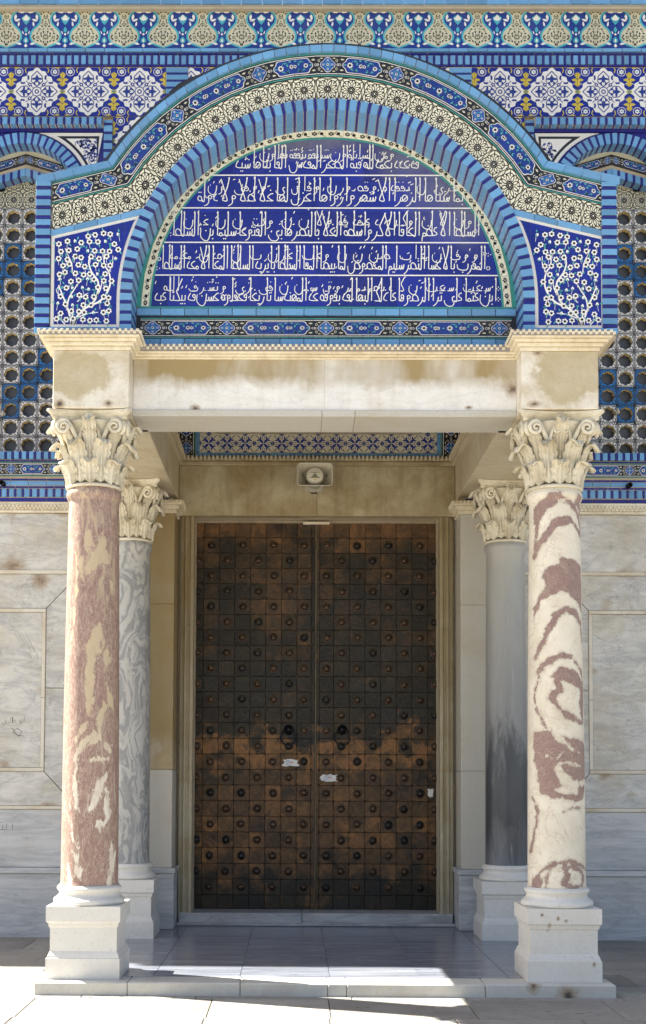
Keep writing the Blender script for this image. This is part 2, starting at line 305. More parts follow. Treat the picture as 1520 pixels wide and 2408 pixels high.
# ------------------------------------------------------------------ objects and meshes
WM = {}
def reg(o, parent, mw):
    COL.objects.link(o)
    if parent is not None:
        o.parent = parent; o.matrix_parent_inverse = WM[parent.name].inverted()
    o.matrix_basis = mw; WM[o.name] = mw.copy()
    return o
def tag(o, label=None, cat=None, group=None, kind=None):
    if label: o['label'] = label
    if cat: o['category'] = cat
    if group: o['group'] = group
    if kind: o['kind'] = kind
    return o
def thing(name, label, cat, loc=(0, 0, 0), group=None, kind=None):
    return tag(reg(bpy.data.objects.new(name, None), None, Matrix.Translation(loc)), label, cat, group, kind)
class MB:
    def __init__(s): s.v = []; s.f = []; s.mi = []; s.sm = []
    def add(s, vs, fs, mi=0, smooth=False):
        b = len(s.v); s.v += [tuple(v) for v in vs]
        for f in fs: s.f.append(tuple(b+i for i in f)); s.mi.append(mi); s.sm.append(smooth)
    def hexa(s, a, b, mi=0):
        """a, b: two rings of n points (front, back)"""
        n = len(a); fs = [tuple(range(n)), tuple(range(2*n-1, n-1, -1))]
        fs += [(i, n+i, n+(i+1) % n, (i+1) % n) for i in range(n)]
        s.add(list(a)+list(b), fs, mi)
    def box(s, x0, x1, y0, y1, z0, z1, mi=0, c=0.0):
        if c <= 0:
            s.hexa([(x0, y0, z0), (x1, y0, z0), (x1, y0, z1), (x0, y0, z1)], [(x0, y1, z0), (x1, y1, z0), (x1, y1, z1), (x0, y1, z1)], mi); return
        cx, cy, cz = (x0+x1)/2, (y0+y1)/2, (z0+z1)/2; h = ((x1-x0)/2, (y1-y0)/2, (z1-z0)/2); c = min(c, min(h)*0.45)
        idx = {}; vs = []
        for sx in (-1, 1):
            for sy in (-1, 1):
                for sz in (-1, 1):
                    for a in range(3):
                        e = [h[0]-c, h[1]-c, h[2]-c]; e[a] = h[a]
                        idx[(sx, sy, sz, a)] = len(vs); vs.append((cx+sx*e[0], cy+sy*e[1], cz+sz*e[2]))
        fs = []
        for a in range(3):
            o = [k for k in range(3) if k != a]
            for sg in (-1, 1):
                q = []
                for (p, r) in ((-1, -1), (1, -1), (1, 1), (-1, 1)):
                    k = [0, 0, 0]; k[a] = sg; k[o[0]] = p; k[o[1]] = r; q.append(idx[(*k, a)])
                fs.append(tuple(q))
        for a in range(3):
            o = [k for k in range(3) if k != a]
            for p in (-1, 1):
                for r in (-1, 1):
                    q = []
                    for (sg, ax) in ((-1, o[0]), (-1, o[1]), (1, o[1]), (1, o[0])):
                        k = [0, 0, 0]; k[a] = sg; k[o[0]] = p; k[o[1]] = r; q.append(idx[(*k, ax)])
                    fs.append(tuple(q))
        for sx in (-1, 1):
            for sy in (-1, 1):
                for sz in (-1, 1): fs.append(tuple(idx[(sx, sy, sz, a)] for a in range(3)))
        s.add(vs, fs, mi)
    def prism(s, pts, y0, y1, mi=0):
        """polygon in x, z pushed from y0 (front) to y1"""
        s.hexa([(x, y0, z) for x, z in pts], [(x, y1, z) for x, z in pts], mi)
    def lathe(s, prof, n=48, c=(0, 0), mi=0, smooth=True):
        vs = []; fs = []
        for r, z in prof:
            for i in range(n):
                a = 2*math.pi*i/n; vs.append((c[0]+r*math.cos(a), c[1]+r*math.sin(a), z))
        for j in range(len(prof)-1):
            for i in range(n): fs.append((j*n+i, j*n+(i+1) % n, (j+1)*n+(i+1) % n, (j+1)*n+i))
        fs.append(tuple(range(n-1, -1, -1))); fs.append(tuple((len(prof)-1)*n+i for i in range(n)))
        s.add(vs, fs, mi, smooth)
    def stack(s, prof, c=(0, 0), mi=0):
        """square plan profile: (half width, z)"""
        vs = []; fs = []
        for h, z in prof:
            for sx, sy in ((-1, -1), (1, -1), (1, 1), (-1, 1)): vs.append((c[0]+sx*h, c[1]+sy*h, z))
        for j in range(len(prof)-1):
            for i in range(4): fs.append((j*4+i, j*4+(i+1) % 4, (j+1)*4+(i+1) % 4, (j+1)*4+i))
        fs.append((3, 2, 1, 0)); fs.append(tuple((len(prof)-1)*4+i for i in range(4)))
        s.add(vs, fs, mi)
    def grid(s, P, mi=0, smooth=True, thick=None):
        """P: rows of points; optional second shell"""
        n = len(P); m = len(P[0]); vs = [p for r in P for p in r]
        fs = [(j*m+i, j*m+i+1, (j+1)*m+i+1, (j+1)*m+i) for j in range(n-1) for i in range(m-1)]
        if thick:
            b = len(vs); vs += [p for r in thick for p in r]
            fs += [(b+j*m+i+1, b+j*m+i, b+(j+1)*m+i, b+(j+1)*m+i+1) for j in range(n-1) for i in range(m-1)]
            for j in range(n-1):
                fs.append((j*m, (j+1)*m, b+(j+1)*m, b+j*m)); fs.append(((j+1)*m+m-1, j*m+m-1, b+j*m+m-1, b+(j+1)*m+m-1))
            for i in range(m-1): fs.append(((n-1)*m+i, (n-1)*m+i+1, b+(n-1)*m+i+1, b+(n-1)*m+i)); fs.append((i+1, i, b+i, b+i+1))
        s.add(vs, fs, mi, smooth)
    def tube(s, pts, r, n=8, mi=0, closed=False, rs=None):
        P = [Vector(p) for p in pts]; k = len(P); vs = []; fs = []; up = None
        for i, p in enumerate(P):
            a = P[(i-1) % k] if (closed or i) else p; b = P[(i+1) % k] if (closed or i < k-1) else p
            t = (b-a).normalized()
            if up is None: up = t.orthogonal().normalized()
            up = (up - t*up.dot(t)).normalized(); w = t.cross(up); rr = rs[i] if rs else r
            for j in range(n):
                an = 2*math.pi*j/n; vs.append(p+(up*math.cos(an)+w*math.sin(an))*rr)
        for i in range(k if closed else k-1):
            for j in range(n):
                a, b = i*n+j, i*n+(j+1) % n; c, d = ((i+1) % k)*n+(j+1) % n, ((i+1) % k)*n+j
                fs.append((a, b, c, d))
        if not closed: fs.append(tuple(range(n-1, -1, -1))); fs.append(tuple((k-1)*n+j for j in range(n)))
        s.add(vs, fs, mi, True)
    def mesh(s, name, mats):
        me = bpy.data.meshes.new(name); me.from_pydata(s.v, [], s.f)
        for m in mats: me.materials.append(M[m])
        me.polygons.foreach_set('material_index', s.mi); me.polygons.foreach_set('use_smooth', s.sm)
        me.update(); 
        import bmesh
        bm = bmesh.new(); bm.from_mesh(me); bmesh.ops.recalc_face_normals(bm, faces=bm.faces); bm.to_mesh(me); bm.free()
        return me
    def build(s, name, mats, parent=None, mw=None, kind=None):
        if isinstance(mats, str): mats = [mats]
        o = bpy.data.objects.new(name, s.mesh(name, mats)); reg(o, parent, mw or Matrix())
        if kind: o['kind'] = kind
        return o
def inst(name, me, parent, mw): return reg(bpy.data.objects.new(name, me), parent, mw)
# ------------------------------------------------------------------ painted tile ornament, drawn as thin inlaid shapes
LAY = 0.0016
class Pat:
    def __init__(s, w=1.0, h=1.0, base='cream_glaze'): s.w = w; s.h = h; s.base = base; s.p = []
    def poly(s, m, l, pts): s.p.append((m, l, list(pts))); return s
    def disc(s, m, l, x, y, r, n=10): return s.poly(m, l, [(x+r*math.cos(2*math.pi*i/n), y+r*math.sin(2*math.pi*i/n)) for i in range(n)])
    def stroke(s, m, l, pts, w, closed=False, taper=0.0):
        k = len(pts); L = []; Rr = []
        for i in range(k):
            a = pts[(i-1) % k] if (closed or i) else pts[i]; b = pts[(i+1) % k] if (closed or i < k-1) else pts[i]
            dx, dy = b[0]-a[0], b[1]-a[1]; q = math.hypot(dx, dy) or 1; ww = w/2*(1-taper*i/(k-1) if k > 1 else 1)
            nx, ny = -dy/q*ww, dx/q*ww; L.append((pts[i][0]+nx, pts[i][1]+ny)); Rr.append((pts[i][0]-nx, pts[i][1]-ny))
        for i in range(k if closed else k-1):
            j = (i+1) % k; s.p.append((m, l, [Rr[i], Rr[j], L[j], L[i]]))
        return s
    def ring(s, m, l, x, y, r, w, n=14): return s.stroke(m, l, [(x+r*math.cos(2*math.pi*i/n), y+r*math.sin(2*math.pi*i/n)) for i in range(n)], w, True)
    def arc(s, m, l, x, y, r, a0, a1, w, n=7): return s.stroke(m, l, [(x+r*math.cos(R(a0+(a1-a0)*i/n)), y+r*math.sin(R(a0+(a1-a0)*i/n))) for i in range(n+1)], w)
    def leaf(s, m, l, x, y, ang, ln, w):
        c, sn = math.cos(R(ang)), math.sin(R(ang))
        q = [(0, 0), (.3, .5), (.65, .42), (1, 0), (.65, -.42), (.3, -.5)]
        return s.poly(m, l, [(x+a*ln*c-b*w*sn, y+a*ln*sn+b*w*c) for a, b in q])
    def loop(s, m, l, x, y, ang, ln, w, sw):
        c, sn = math.cos(R(ang)), math.sin(R(ang))
        q = [(0, 0), (.25, .38), (.6, .46), (.85, .25), (1, 0), (.85, -.25), (.6, -.46), (.25, -.38)]
        return s.stroke(m, l, [(x+a*ln*c-b*w*sn, y+a*ln*sn+b*w*c) for a, b in q], sw, True)
    def flower(s, mp, mc, l, x, y, r, n=8, core=0.42):
        s.poly(mp, l, [(x+r*(1 if i % 2 else .62)*math.cos(math.pi*i/n), y+r*(1 if i % 2 else .62)*math.sin(math.pi*i/n)) for i in range(2*n)])
        return s.disc(mc, l+1, x, y, r*core, 8)
    def tri(s, m, l, x, y, ang, r):
        for d in (0, 120, 240): s.disc(m, l, x+r*.6*math.cos(R(ang+d)), y+r*.6*math.sin(R(ang+d)), r*.5, 6)
        return s
def mapq(q, u, v):
    (ax, az), (bx, bz), (cx, cz), (dx, dz) = q
    return ((ax*(1-u)+bx*u)*(1-v)+(dx*(1-u)+cx*u)*v, (az*(1-u)+bz*u)*(1-v)+(dz*(1-u)+cz*u)*v)
def pat_mesh(name, pat, q, y, th=0.015, gap=0.0012, clip=None):
    mb = MB(); mats = [pat.base]
    ex = math.hypot(q[1][0]-q[0][0], q[1][1]-q[0][1]) or 1; ey = math.hypot(q[3][0]-q[0][0], q[3][1]-q[0][1]) or 1
    gu, gv = gap/ex, gap/ey
    base = [mapq(q, u, v) for u, v in ((gu, gv), (1-gu, gv), (1-gu, 1-gv), (gu, 1-gv))]
    mb.prism(base, y, y+th, 0)
    for m, l, pts in pat.p:
        if m not in mats: mats.append(m)
        pp = [(min(max(a/pat.w, gu), 1-gu), min(max(b/pat.h, gv), 1-gv)) for a, b in pts]
        mb.add([(*((lambda r: (r[0], y-LAY*l, r[1]))(mapq(q, u, v))),) for u, v in pp], [tuple(range(len(pp)))], mats.index(m))
    return mb.mesh(name, mats)
def pat_tile(name, pat, q, y, parent, th=0.015, gap=0.0012):
    me = pat_mesh(name, pat, q, y, th, gap); return reg(bpy.data.objects.new(name, me), parent, Matrix())
def rect(x0, x1, z0, z1): return [(x0, z0), (x1, z0), (x1, z1), (x0, z1)]

# black lattice rosette on cream
def p_lattice(base='cream_glaze', ink='black_glaze'):
    P = Pat(1, 1, base); c = .5; w = .046
    P.disc(ink, 1, c, c, .085, 12).disc(base, 2, c, c, .035, 8)
    for i in range(8):
        a = i*45; ca, sa = math.cos(R(a)), math.sin(R(a))
        P.disc(ink, 1, c+.115*ca, c+.115*sa, .034, 7)
        P.ring(ink, 1, c+.275*ca, c+.275*sa, .165, w*.72, 14); P.leaf(ink, 1, c+.33*math.cos(R(a+22.5)), c+.33*math.sin(R(a+22.5)), a+22.5, .10, .06)
        P.stroke(ink, 1, [(c+.36*ca, c+.36*sa), (c+.45*ca, c+.45*sa)], w); P.disc(ink, 1, c+.34*ca, c+.34*sa, .026, 6)
    for x in (0, 1):
        for y in (0, 1):
            s0 = {(0, 0): 0, (1, 0): 90, (1, 1): 180, (0, 1): 270}[(x, y)]
            P.arc(ink, 1, x, y, .13, s0, s0+90, w*.8, 6); P.stroke(ink, 1, [(abs(x-.10), abs(y-.10)), (abs(x-.2), abs(y-.2))], w*.8)
    for k in range(4):
        ca, sa = (1, 0, -1, 0)[k], (0, 1, 0, -1)[k]
        for t in (-.3, .3):
            P.disc(ink, 1, c+ca*.475-sa*t, c+sa*.475+ca*t, .035, 6)
        P.stroke(ink, 1, [(c+ca*.44-sa*.42, c+sa*.44+ca*.42), (c+ca*.475-sa*.2, c+sa*.475+ca*.2), (c+ca*.42, c+sa*.42), (c+ca*.475+sa*.2, c+sa*.475-ca*.2), (c+ca*.44+sa*.42, c+sa*.44-ca*.42)], w*.7)
    return P
# cartouche border tiles: black ground, white lines, blue lobed field
def p_cart(kind, field='cartouche_blue', edge=True):
    P = Pat(1, 1, 'black_glaze')
    if edge:
        for y in (.03, .97): P.stroke('green_glaze', 1, [(0, y), (1, y)], .05)
        for y in (.115, .885): P.stroke('white_glaze', 1, [(0, y), (1, y)], .03)
    lo, hi = .17, .83
    def lobed(pts, f):
        P.poly('white_glaze', 2, pts); cx = sum(p[0] for p in pts)/len(pts); cy = .5
        P.poly(f, 3, [(cx+(x-cx)*.93 if True else x, cy+(y-cy)*.91) for x, y in pts])
    if kind == 'Q':
        pts = []
        for k in range(4):
            a0 = k*90
            for j in range(-3, 4): pts.append((.5+.17*math.cos(R(a0))+.16*math.cos(R(a0+j*24)), .5+.17*math.sin(R(a0))+.16*math.sin(R(a0+j*24))))
        lobed(pts, 'medallion_blue')
        P.flower('white_glaze', 'black_glaze', 4, .5, .5, .075, 6)
        for k in range(4): P.flower('white_glaze', 'cobalt_glaze', 4, .5+.2*math.cos(R(k*90)), .5+.2*math.sin(R(k*90)), .055, 4)
        P.ring('turquoise_glaze', 4, .5, .5, .135, .02, 10)
        for x in (.06, .94):
            P.ring('white_glaze', 2, x, .5, .05, .02, 8); P.disc('white_glaze', 2, x, .5, .018, 6)
        for x, sg in ((.12, 1), (.88, -1)):
            for y, sy in ((.26, 1), (.74, -1)):
                P.loop('aged_cream_glaze', 2, x, y, 90*sy+90*(sg < 0)*0, .12*1, .09, .022)
                P.leaf('aged_cream_glaze', 2, x+.05*sg, y-.04*sy, 0 if sg > 0 else 180, .14, .05)
    else:
        if kind == 'M': pts = [(0, lo), (1, lo), (1, hi), (0, hi)]; P.poly('white_glaze', 2, pts); P.poly(field, 3, [(0, lo+.03), (1, lo+.03), (1, hi-.03), (0, hi-.03)])
        else:
            e = [(1, lo), (.42, lo)]
            for j in range(5): e.append((.40-.12*math.sin(R(j*22.5))-.0, .29-.12*math.cos(R(j*22.5))+.0))
            for j in range(5): e.append((.27-.14*math.sin(R(20+j*35)), .5-.14*math.cos(R(20+j*35))))
            for j in range(5): e.append((.40-.12*math.cos(R(j*22.5)), .71+.12*math.sin(R(j*22.5))))
            e += [(.42, hi), (1, hi)]
            P.poly('white_glaze', 2, e); P.poly(field, 3, [(x if x > .99 else x+.03, .5+(y-.5)*.91) for x, y in e])
            P.leaf('aged_cream_glaze', 2, .03, .27, 0, .18, .08).leaf('aged_cream_glaze', 2, .03, .73, 0, .18, .08)
            P.ring('white_glaze', 2, .02, .5, .05, .02, 8)
        xs = {'L': ((.46, .145, 9), (.93, .105, 6)), 'M': ((.5, .11, 9),)}.get(kind, ((.45, .115, 9), (.92, .085, 6)))
        if kind == 'M': xs = ((.5, .14, 8), (.02, .10, 6), (.97, .10, 6))
        for x, r, n in xs: P.flower('white_glaze', 'black_glaze', 4, x, .5, r, n)
        for x, y, a in ((.62, .66, 30), (.70, .34, -40), (.30, .5, 180), (.72, .63, -60), (.60, .36, 200), (.82, .72, 10), (.83, .28, 170)):
            if kind == 'M' or x > .2: P.leaf('leaf_teal', 4, x, y, a, .13, .06)
        P.stroke('leaf_teal', 4, [(.52, .62), (.6, .72), (.72, .70), (.80, .60)], .018); P.stroke('leaf_teal', 4, [(.52, .38), (.6, .28), (.72, .30), (.80, .40)], .018)
        P.tri('black_glaze', 5, .70, .28, 90, .05)
        if kind == 'R': P.p = [(m, l, [(1-x, y) for x, y in pts]) for m, l, pts in P.p]
    return P
# ogee frieze unit
def p_frieze():
    P = Pat(1, 1.1, 'aged_cream_glaze')
    side = [(.0, 1.05), (.06, 1.02), (.14, 1.0), (.24, .95), (.34, .86), (.37, .76), (.35, .66), (.28, .57), (.2, .50), (.14, .42), (.115, .33), (.12, .25), (.17, .165), (.25, .11), (.35, .065), (.43, .04), (.5, .005)]
    blue = [(.5+x, y) for x, y in side]+[(1, 0), (0, 0)]+[(.5-x, y) for x, y in reversed(side)]
    P.poly('cartouche_blue', 1, [(.5+x, y) for x, y in side] + [(.5-x, y) for x, y in reversed(side)])
    P.stroke('turquoise_glaze', 3, [(.5+x, y) for x, y in side], .045); P.stroke('turquoise_glaze', 3, [(.5-x, y) for x, y in side], .045)
    P.stroke('aged_cream_glaze', 2, [(.5+x+.035, y) for x, y in side], .02); P.stroke('aged_cream_glaze', 2, [(.5-x-.035, y) for x, y in side], .02)
    for sx in (-1, 1):
        P.leaf('white_glaze', 3, .5+sx*.03, .93, 0 if sx > 0 else 180, .17, .05).leaf('white_glaze', 3, .5+sx*.26, .88, -80 if sx > 0 else 260, .17, .07)
        P.leaf('white_glaze', 3, .5+sx*.29, .70, 160 if sx > 0 else 20, .16, .06).leaf('white_glaze', 3, .5+sx*.2, .56, 100 if sx > 0 else 80, .14, .05)
        P.leaf('white_glaze', 3, .5+sx*.10, .10, 15 if sx > 0 else 165, .18, .06).leaf('white_glaze', 3, .5+sx*.06, .36, 70 if sx > 0 else 110, .1, .03)
    P.poly('turquoise_glaze', 3, [(.5, .60), (.57, .68), (.62, .78), (.57, .83), (.5, .87), (.43, .83), (.38, .78), (.43, .68)])
    P.leaf('white_glaze', 4, .5, .70, 90, .17, .12).leaf('white_glaze', 4, .5, .72, 35, .12, .06).leaf('white_glaze', 4, .5, .72, 145, .12, .06)
    P.disc('white_glaze', 3, .5, .95, .03, 6).leaf('turquoise_glaze', 3, .5, .40, 90, .16, .09).disc('white_glaze', 3, .5, .36, .03, 6)
    P.leaf('turquoise_glaze', 3, .5, .12, 90, .18, .14).leaf('white_glaze', 4, .5, .15, 90, .1, .05).leaf('white_glaze', 3, .5, .02, 90, .1, .08)
    for X, sg in ((0, 1), (1, -1)):
        fx = lambda u: X+sg*u
        P.flower('olive_glaze', 'aged_cream_glaze', 1, fx(.02), .29, .075, 8, .3); P.flower('olive_glaze', 'aged_cream_glaze', 1, fx(.20), .29, .055, 8, .3)
        for u, v in ((.02, .62), (.02, .80), (.02, .97)): P.flower('olive_glaze', 'aged_cream_glaze', 1, fx(u), v, .05, 7, .3)
        for u, v, a in ((.10, .16, 60), (.17, .19, 20), (.05, .13, 90), (.10, .42, -60), (.18, .40, -20), (.05, .46, -90), (.26, .23, 30), (.27, .35, -30), (.11, .29, 90), (.29, .29, 0), (.02, .07, 90),
                         (.07, .55, 40), (.08, .69, -40), (.05, .73, 10), (.09, .87, 40), (.14, .92, -30), (.17, 1.0, 60), (.08, 1.04, 0), (.25, 1.03, 20), (.33, 1.04, -10), (.06, .90, 80), (.12, .5, 0)):
            P.leaf('black_glaze', 1, fx(u), v, a if sg > 0 else 180-a, .075, .038)
    rr = random.Random(9)
    for k in range(70):
        v = rr.uniform(.05, 1.07); u = rr.uniform(.01, .47); lim = .5-max([a for a, b in side if abs(b-v) < .06] or [.1])-.07
        if u < lim:
            a = rr.random()*360
            for X, sg in ((0, 1), (1, -1)): P.leaf('olive_glaze' if k % 3 else 'black_glaze', 1, X+sg*u, v, a if sg > 0 else 180-a, .05, .022)
    return P
# large white and blue rosette band unit
def p_rosette():
    P = Pat(1, .95, 'panel_blue'); c = .5; cy = .475; N = 64; pts = []
    for i in range(N):
        a = 2*math.pi*i/N; r = .475/((abs(math.cos(a))**1.22+abs(math.sin(a))**1.22)**(1/1.22))*(1+.05*math.cos(16*a))
        pts.append((c+r*math.cos(a), cy+r*math.sin(a)))
    P.poly('white_glaze', 1, pts)
    P.ring('ink_blue', 2, c, cy, .035, .022, 10); P.ring('ink_blue', 2, c, cy, .09, .016, 12)
    for k in range(4):
        a = k*90; ca, sa = math.cos(R(a)), math.sin(R(a))
        P.loop('ink_blue', 2, c+ca*.10, cy+sa*.10, a, .12, .09, .022); P.leaf('ink_blue', 2, c+ca*.17, cy+sa*.17, a, .17, .07)
        for d in (-1, 1):
            P.leaf('ink_blue', 2, c+ca*.26, cy+sa*.26, a+d*100, .12, .045); P.disc('ink_blue', 2, c+ca*.17-sa*d*.05, cy+sa*.17+ca*d*.05, .02, 6)
            P.stroke('ink_blue', 2, [(c+ca*.12-sa*d*.03, cy+sa*.12+ca*d*.03), (c+ca*.2-sa*d*.11, cy+sa*.2+ca*d*.11), (c+ca*.3-sa*d*.1, cy+sa*.3+ca*d*.1), (c+ca*.4, cy+sa*.4)], .018)
        b = a+45; cb, sb = math.cos(R(b)), math.sin(R(b))
        P.flower('ink_blue', 'white_glaze', 2, c+cb*.19, cy+sb*.19, .05, 5, .3)
        for d in (-1, 1): P.leaf('ink_blue', 2, c+cb*.28-sb*d*.03, cy+sb*.28+cb*d*.03, b+d*60, .09, .04); P.disc('ink_blue', 2, c+cb*.335-sb*d*.09, cy+sb*.335+cb*d*.09, .022, 6)
        P.stroke('ink_blue', 2, [(c+cb*.08, cy+sb*.08), (c+cb*.3, cy+sb*.3)], .014)
    for x, sx in ((0.0, 1), (1.0, -1)):
        for y in (.235, .715):
            P.leaf('yellow_glaze', 2, x, y-.01, 0 if sx > 0 else 180, .12, .06); P.leaf('yellow_glaze', 2, x+.005*sx, y, 90, .15, .07); P.leaf('yellow_glaze', 2, x+.005*sx, y, 270, .15, .07)
            P.ring('yellow_glaze', 2, x+.02*sx, y+.09, .03, .016, 8); P.ring('yellow_glaze', 2, x+.02*sx, y-.09, .03, .016, 8)
        P.flower('yellow_glaze', 'green_glaze', 2, x+.02*sx, cy, .045, 6)
        for y in (.09, .86): P.flower('white_glaze', 'leaf_teal', 2, x+.15*sx, y, .055, 6, .3); P.arc('white_glaze', 2, x+.15*sx, y, .08, 0, 360, .010, 12)
        for y, sy in ((0, 1), (.95, -1)):
            P.stroke('yellow_glaze', 2, [(x+.30*sx, y), (x+.27*sx, y+.05*sy), (x+.29*sx, y+.11*sy)], .02); P.leaf('yellow_glaze', 2, x+.04*sx, y+.015*sy, 0 if sx > 0 else 180, .12, .03)
        P.stroke('white_glaze', 2, [(x+.04*sx, .3), (x+.13*sx, .36), (x+.06*sx, .43)], .009); P.stroke('white_glaze', 2, [(x+.04*sx, .65), (x+.13*sx, .59), (x+.06*sx, .52)], .009)
    return P
# arabesque on cream (inner lunette), unit square
def p_arabesque(base='aged_cream_glaze', ink='ink_blue'):
    P = Pat(1, 1, base)
    for k in range(4):
        a = 45+90*k; ca, sa = math.cos(R(a)), math.sin(R(a))
        P.leaf(ink, 1, .5+ca*.04, .5+sa*.04, a, .30, .16); P.leaf(ink, 1, .5+ca*.26, .5+sa*.26, a-55, .22, .09); P.leaf(ink, 1, .5+ca*.26, .5+sa*.26, a+55, .22, .09)
        P.stroke(ink, 1, [(.5+ca*.3, .5+sa*.3), (.5+ca*.45, .5+sa*.45), (.5+ca*.62, .5+sa*.62)], .04)
        b = 90*k; cb, sb = math.cos(R(b)), math.sin(R(b))
        P.loop(ink, 1, .5+cb*.22, .5+sb*.22, b, .2, .14, .03); P.disc(ink, 1, .5+cb*.45, .5+sb*.45, .055, 8); P.leaf(ink, 1, .5+cb*.46, .5+sb*.46, b+90, .16, .06); P.leaf(ink, 1, .5+cb*.46, .5+sb*.46, b-90, .16, .06)
    P.flower(ink, base, 1, .5, .5, .09, 6, .35)
    return P
# white scrollwork with yellow flowers (window spandrels)
def scroll(P, pts, m='ink_blue', l=1, w=.03): P.stroke(m, l, pts, w); return P
# openwork grille tile
def grille_mesh(name, base, w, h, d=0.055):
    mb = MB(); mats = [base, 'black_glaze', 'grille_edge', 'cream_glaze']; N = 64; ins = []; outp = []
    for i in range(N):
        a = 2*math.pi*(i+.5)/N; r = .325+.06*abs(math.cos(4*a))**.8
        ins.append((w/2+r*w*math.cos(a), h/2+r*w*math.sin(a)))
        c, s_ = math.cos(a), math.sin(a); k = .496/max(abs(c), abs(s_)); outp.append((w/2+k*w*c, h/2+k*h*s_))
    f = lambda pts, y: [(x, y, z) for x, z in pts]
    V = f(ins, 0)+f(outp, 0)+f(ins, d)+f(outp, d)
    F = []; 
    for i in range(N):
        j = (i+1) % N; F.append((i, j, N+j, N+i))
    mb.add(V, F, 0)
    mb.add(f(ins, 0)+f(ins, d), [(i, (i+1) % N, N+(i+1) % N, N+i) for i in range(N)], 2)
    mb.add(f(outp, 0)+f(outp, d), [(i, (i+1) % N, N+(i+1) % N, N+i) for i in range(N)], 0)
    def st(pts, ww, m=1, closed=False, y=-LAY):
        P = Pat(); P.stroke('x', 1, pts, ww, closed)
        for _, _, q in P.p: mb.add([(a, y, b) for a, b in q], [tuple(range(len(q)))], m)
    st([(w/2+(x-w/2)*1.05, h/2+(z-h/2)*1.05) for x, z in ins], .0045, 1, True)
    for k in range(4):
        for t in range(-3, 4):
            u = t*.135
            x, z = ((.035, .5+u), (.5+u, .035), (.965, .5+u), (.5+u, .965))[k]
            st([(x*w+.010*math.cos(a*1.05), z*h+.010*math.sin(a*1.05)) for a in range(6)], .0048, 1, True)
    for k in range(4):
        a = R(45+90*k); x, z = w/2+.60*w*math.cos(a)*.98, h/2+.60*w*math.sin(a)*.98
        for d_ in (-1, 1): st([(x-.03*math.cos(a)+.018*d_*math.sin(a), z-.03*math.sin(a)-.018*d_*math.cos(a)), (x+.012*math.cos(a), z+.012*math.sin(a))], .006)
    return mb.mesh(name, mats)

# clip polygon against a convex polygon (counter-clockwise)
def clip_poly(sub, conv):
    out = list(sub)
    for i in range(len(conv)):
        a, b = conv[i], conv[(i+1) % len(conv)]; inp = out; out = []
        def side(p): return (b[0]-a[0])*(p[1]-a[1])-(b[1]-a[1])*(p[0]-a[0])
        for j in range(len(inp)):
            p, q = inp[j-1], inp[j]; sp, sq = side(p), side(q)
            if (sp >= 0) != (sq >= 0):
                t = sp/(sp-sq); out.append((p[0]+(q[0]-p[0])*t, p[1]+(q[1]-p[1])*t))
            if sq >= 0: out.append(q)
        if not out: return []
    return out

# ------------------------------------------------------------------ Arabic lettering (shaped by hand, then meshed)
_A = {'ا': (0xFE8D, 2), 'أ': (0xFE83, 2), 'إ': (0xFE87, 2), 'ؤ': (0xFE85, 2), 'ة': (0xFE93, 2), 'د': (0xFEA9, 2), 'ذ': (0xFEAB, 2), 'ر': (0xFEAD, 2), 'ز': (0xFEAF, 2), 'و': (0xFEED, 2), 'ى': (0xFEEF, 2),
      'ئ': (0xFE89, 4), 'ب': (0xFE8F, 4), 'ت': (0xFE95, 4), 'ث': (0xFE99, 4), 'ج': (0xFE9D, 4), 'ح': (0xFEA1, 4), 'خ': (0xFEA5, 4), 'س': (0xFEB1, 4), 'ش': (0xFEB5, 4), 'ص': (0xFEB9, 4), 'ض': (0xFEBD, 4),
      'ط': (0xFEC1, 4), 'ظ': (0xFEC5, 4), 'ع': (0xFEC9, 4), 'غ': (0xFECD, 4), 'ف': (0xFED1, 4), 'ق': (0xFED5, 4), 'ك': (0xFED9, 4), 'ل': (0xFEDD, 4), 'م': (0xFEE1, 4), 'ن': (0xFEE5, 4), 'ه': (0xFEE9, 4), 'ي': (0xFEF1, 4), 'ء': (0xFE80, 1)}
def shape_ar(t):
    out = []; i = 0; prev = False
    while i < len(t):
        ch = t[i]
        if ch == 'ل' and i+1 < len(t) and t[i+1] in 'اأإ':
            out.append(chr(0xFEFC if prev else 0xFEFB)); prev = False; i += 2; continue
        if ch not in _A: out.append(ch); prev = False; i += 1; continue
        base, n = _A[ch]; nx = i+1 < len(t) and t[i+1] in _A and _A[t[i+1]][1] > 1
        if n == 1: out.append(chr(base)); prev = False
        elif n == 2: out.append(chr(base+(1 if prev else 0))); prev = False
        else:
            out.append(chr(base+(3 if prev and nx else 2 if nx else 1 if prev else 0))); prev = nx
        i += 1
    return ''.join(reversed(out))
def text_geo(s, res=3, offset=0.0):
    c = bpy.data.curves.new('lettering_source', 'FONT'); c.body = s; c.resolution_u = res; c.offset = offset
    o = bpy.data.objects.new('lettering_source', c); COL.objects.link(o); bpy.context.view_layer.update()
    me = bpy.data.meshes.new_from_object(o.evaluated_get(bpy.context.evaluated_depsgraph_get()))
    vs = [tuple(v.co) for v in me.vertices]; fs = [tuple(p.vertices) for p in me.polygons]
    bpy.data.objects.remove(o); bpy.data.curves.remove(c); bpy.data.meshes.remove(me)
    return vs, fs
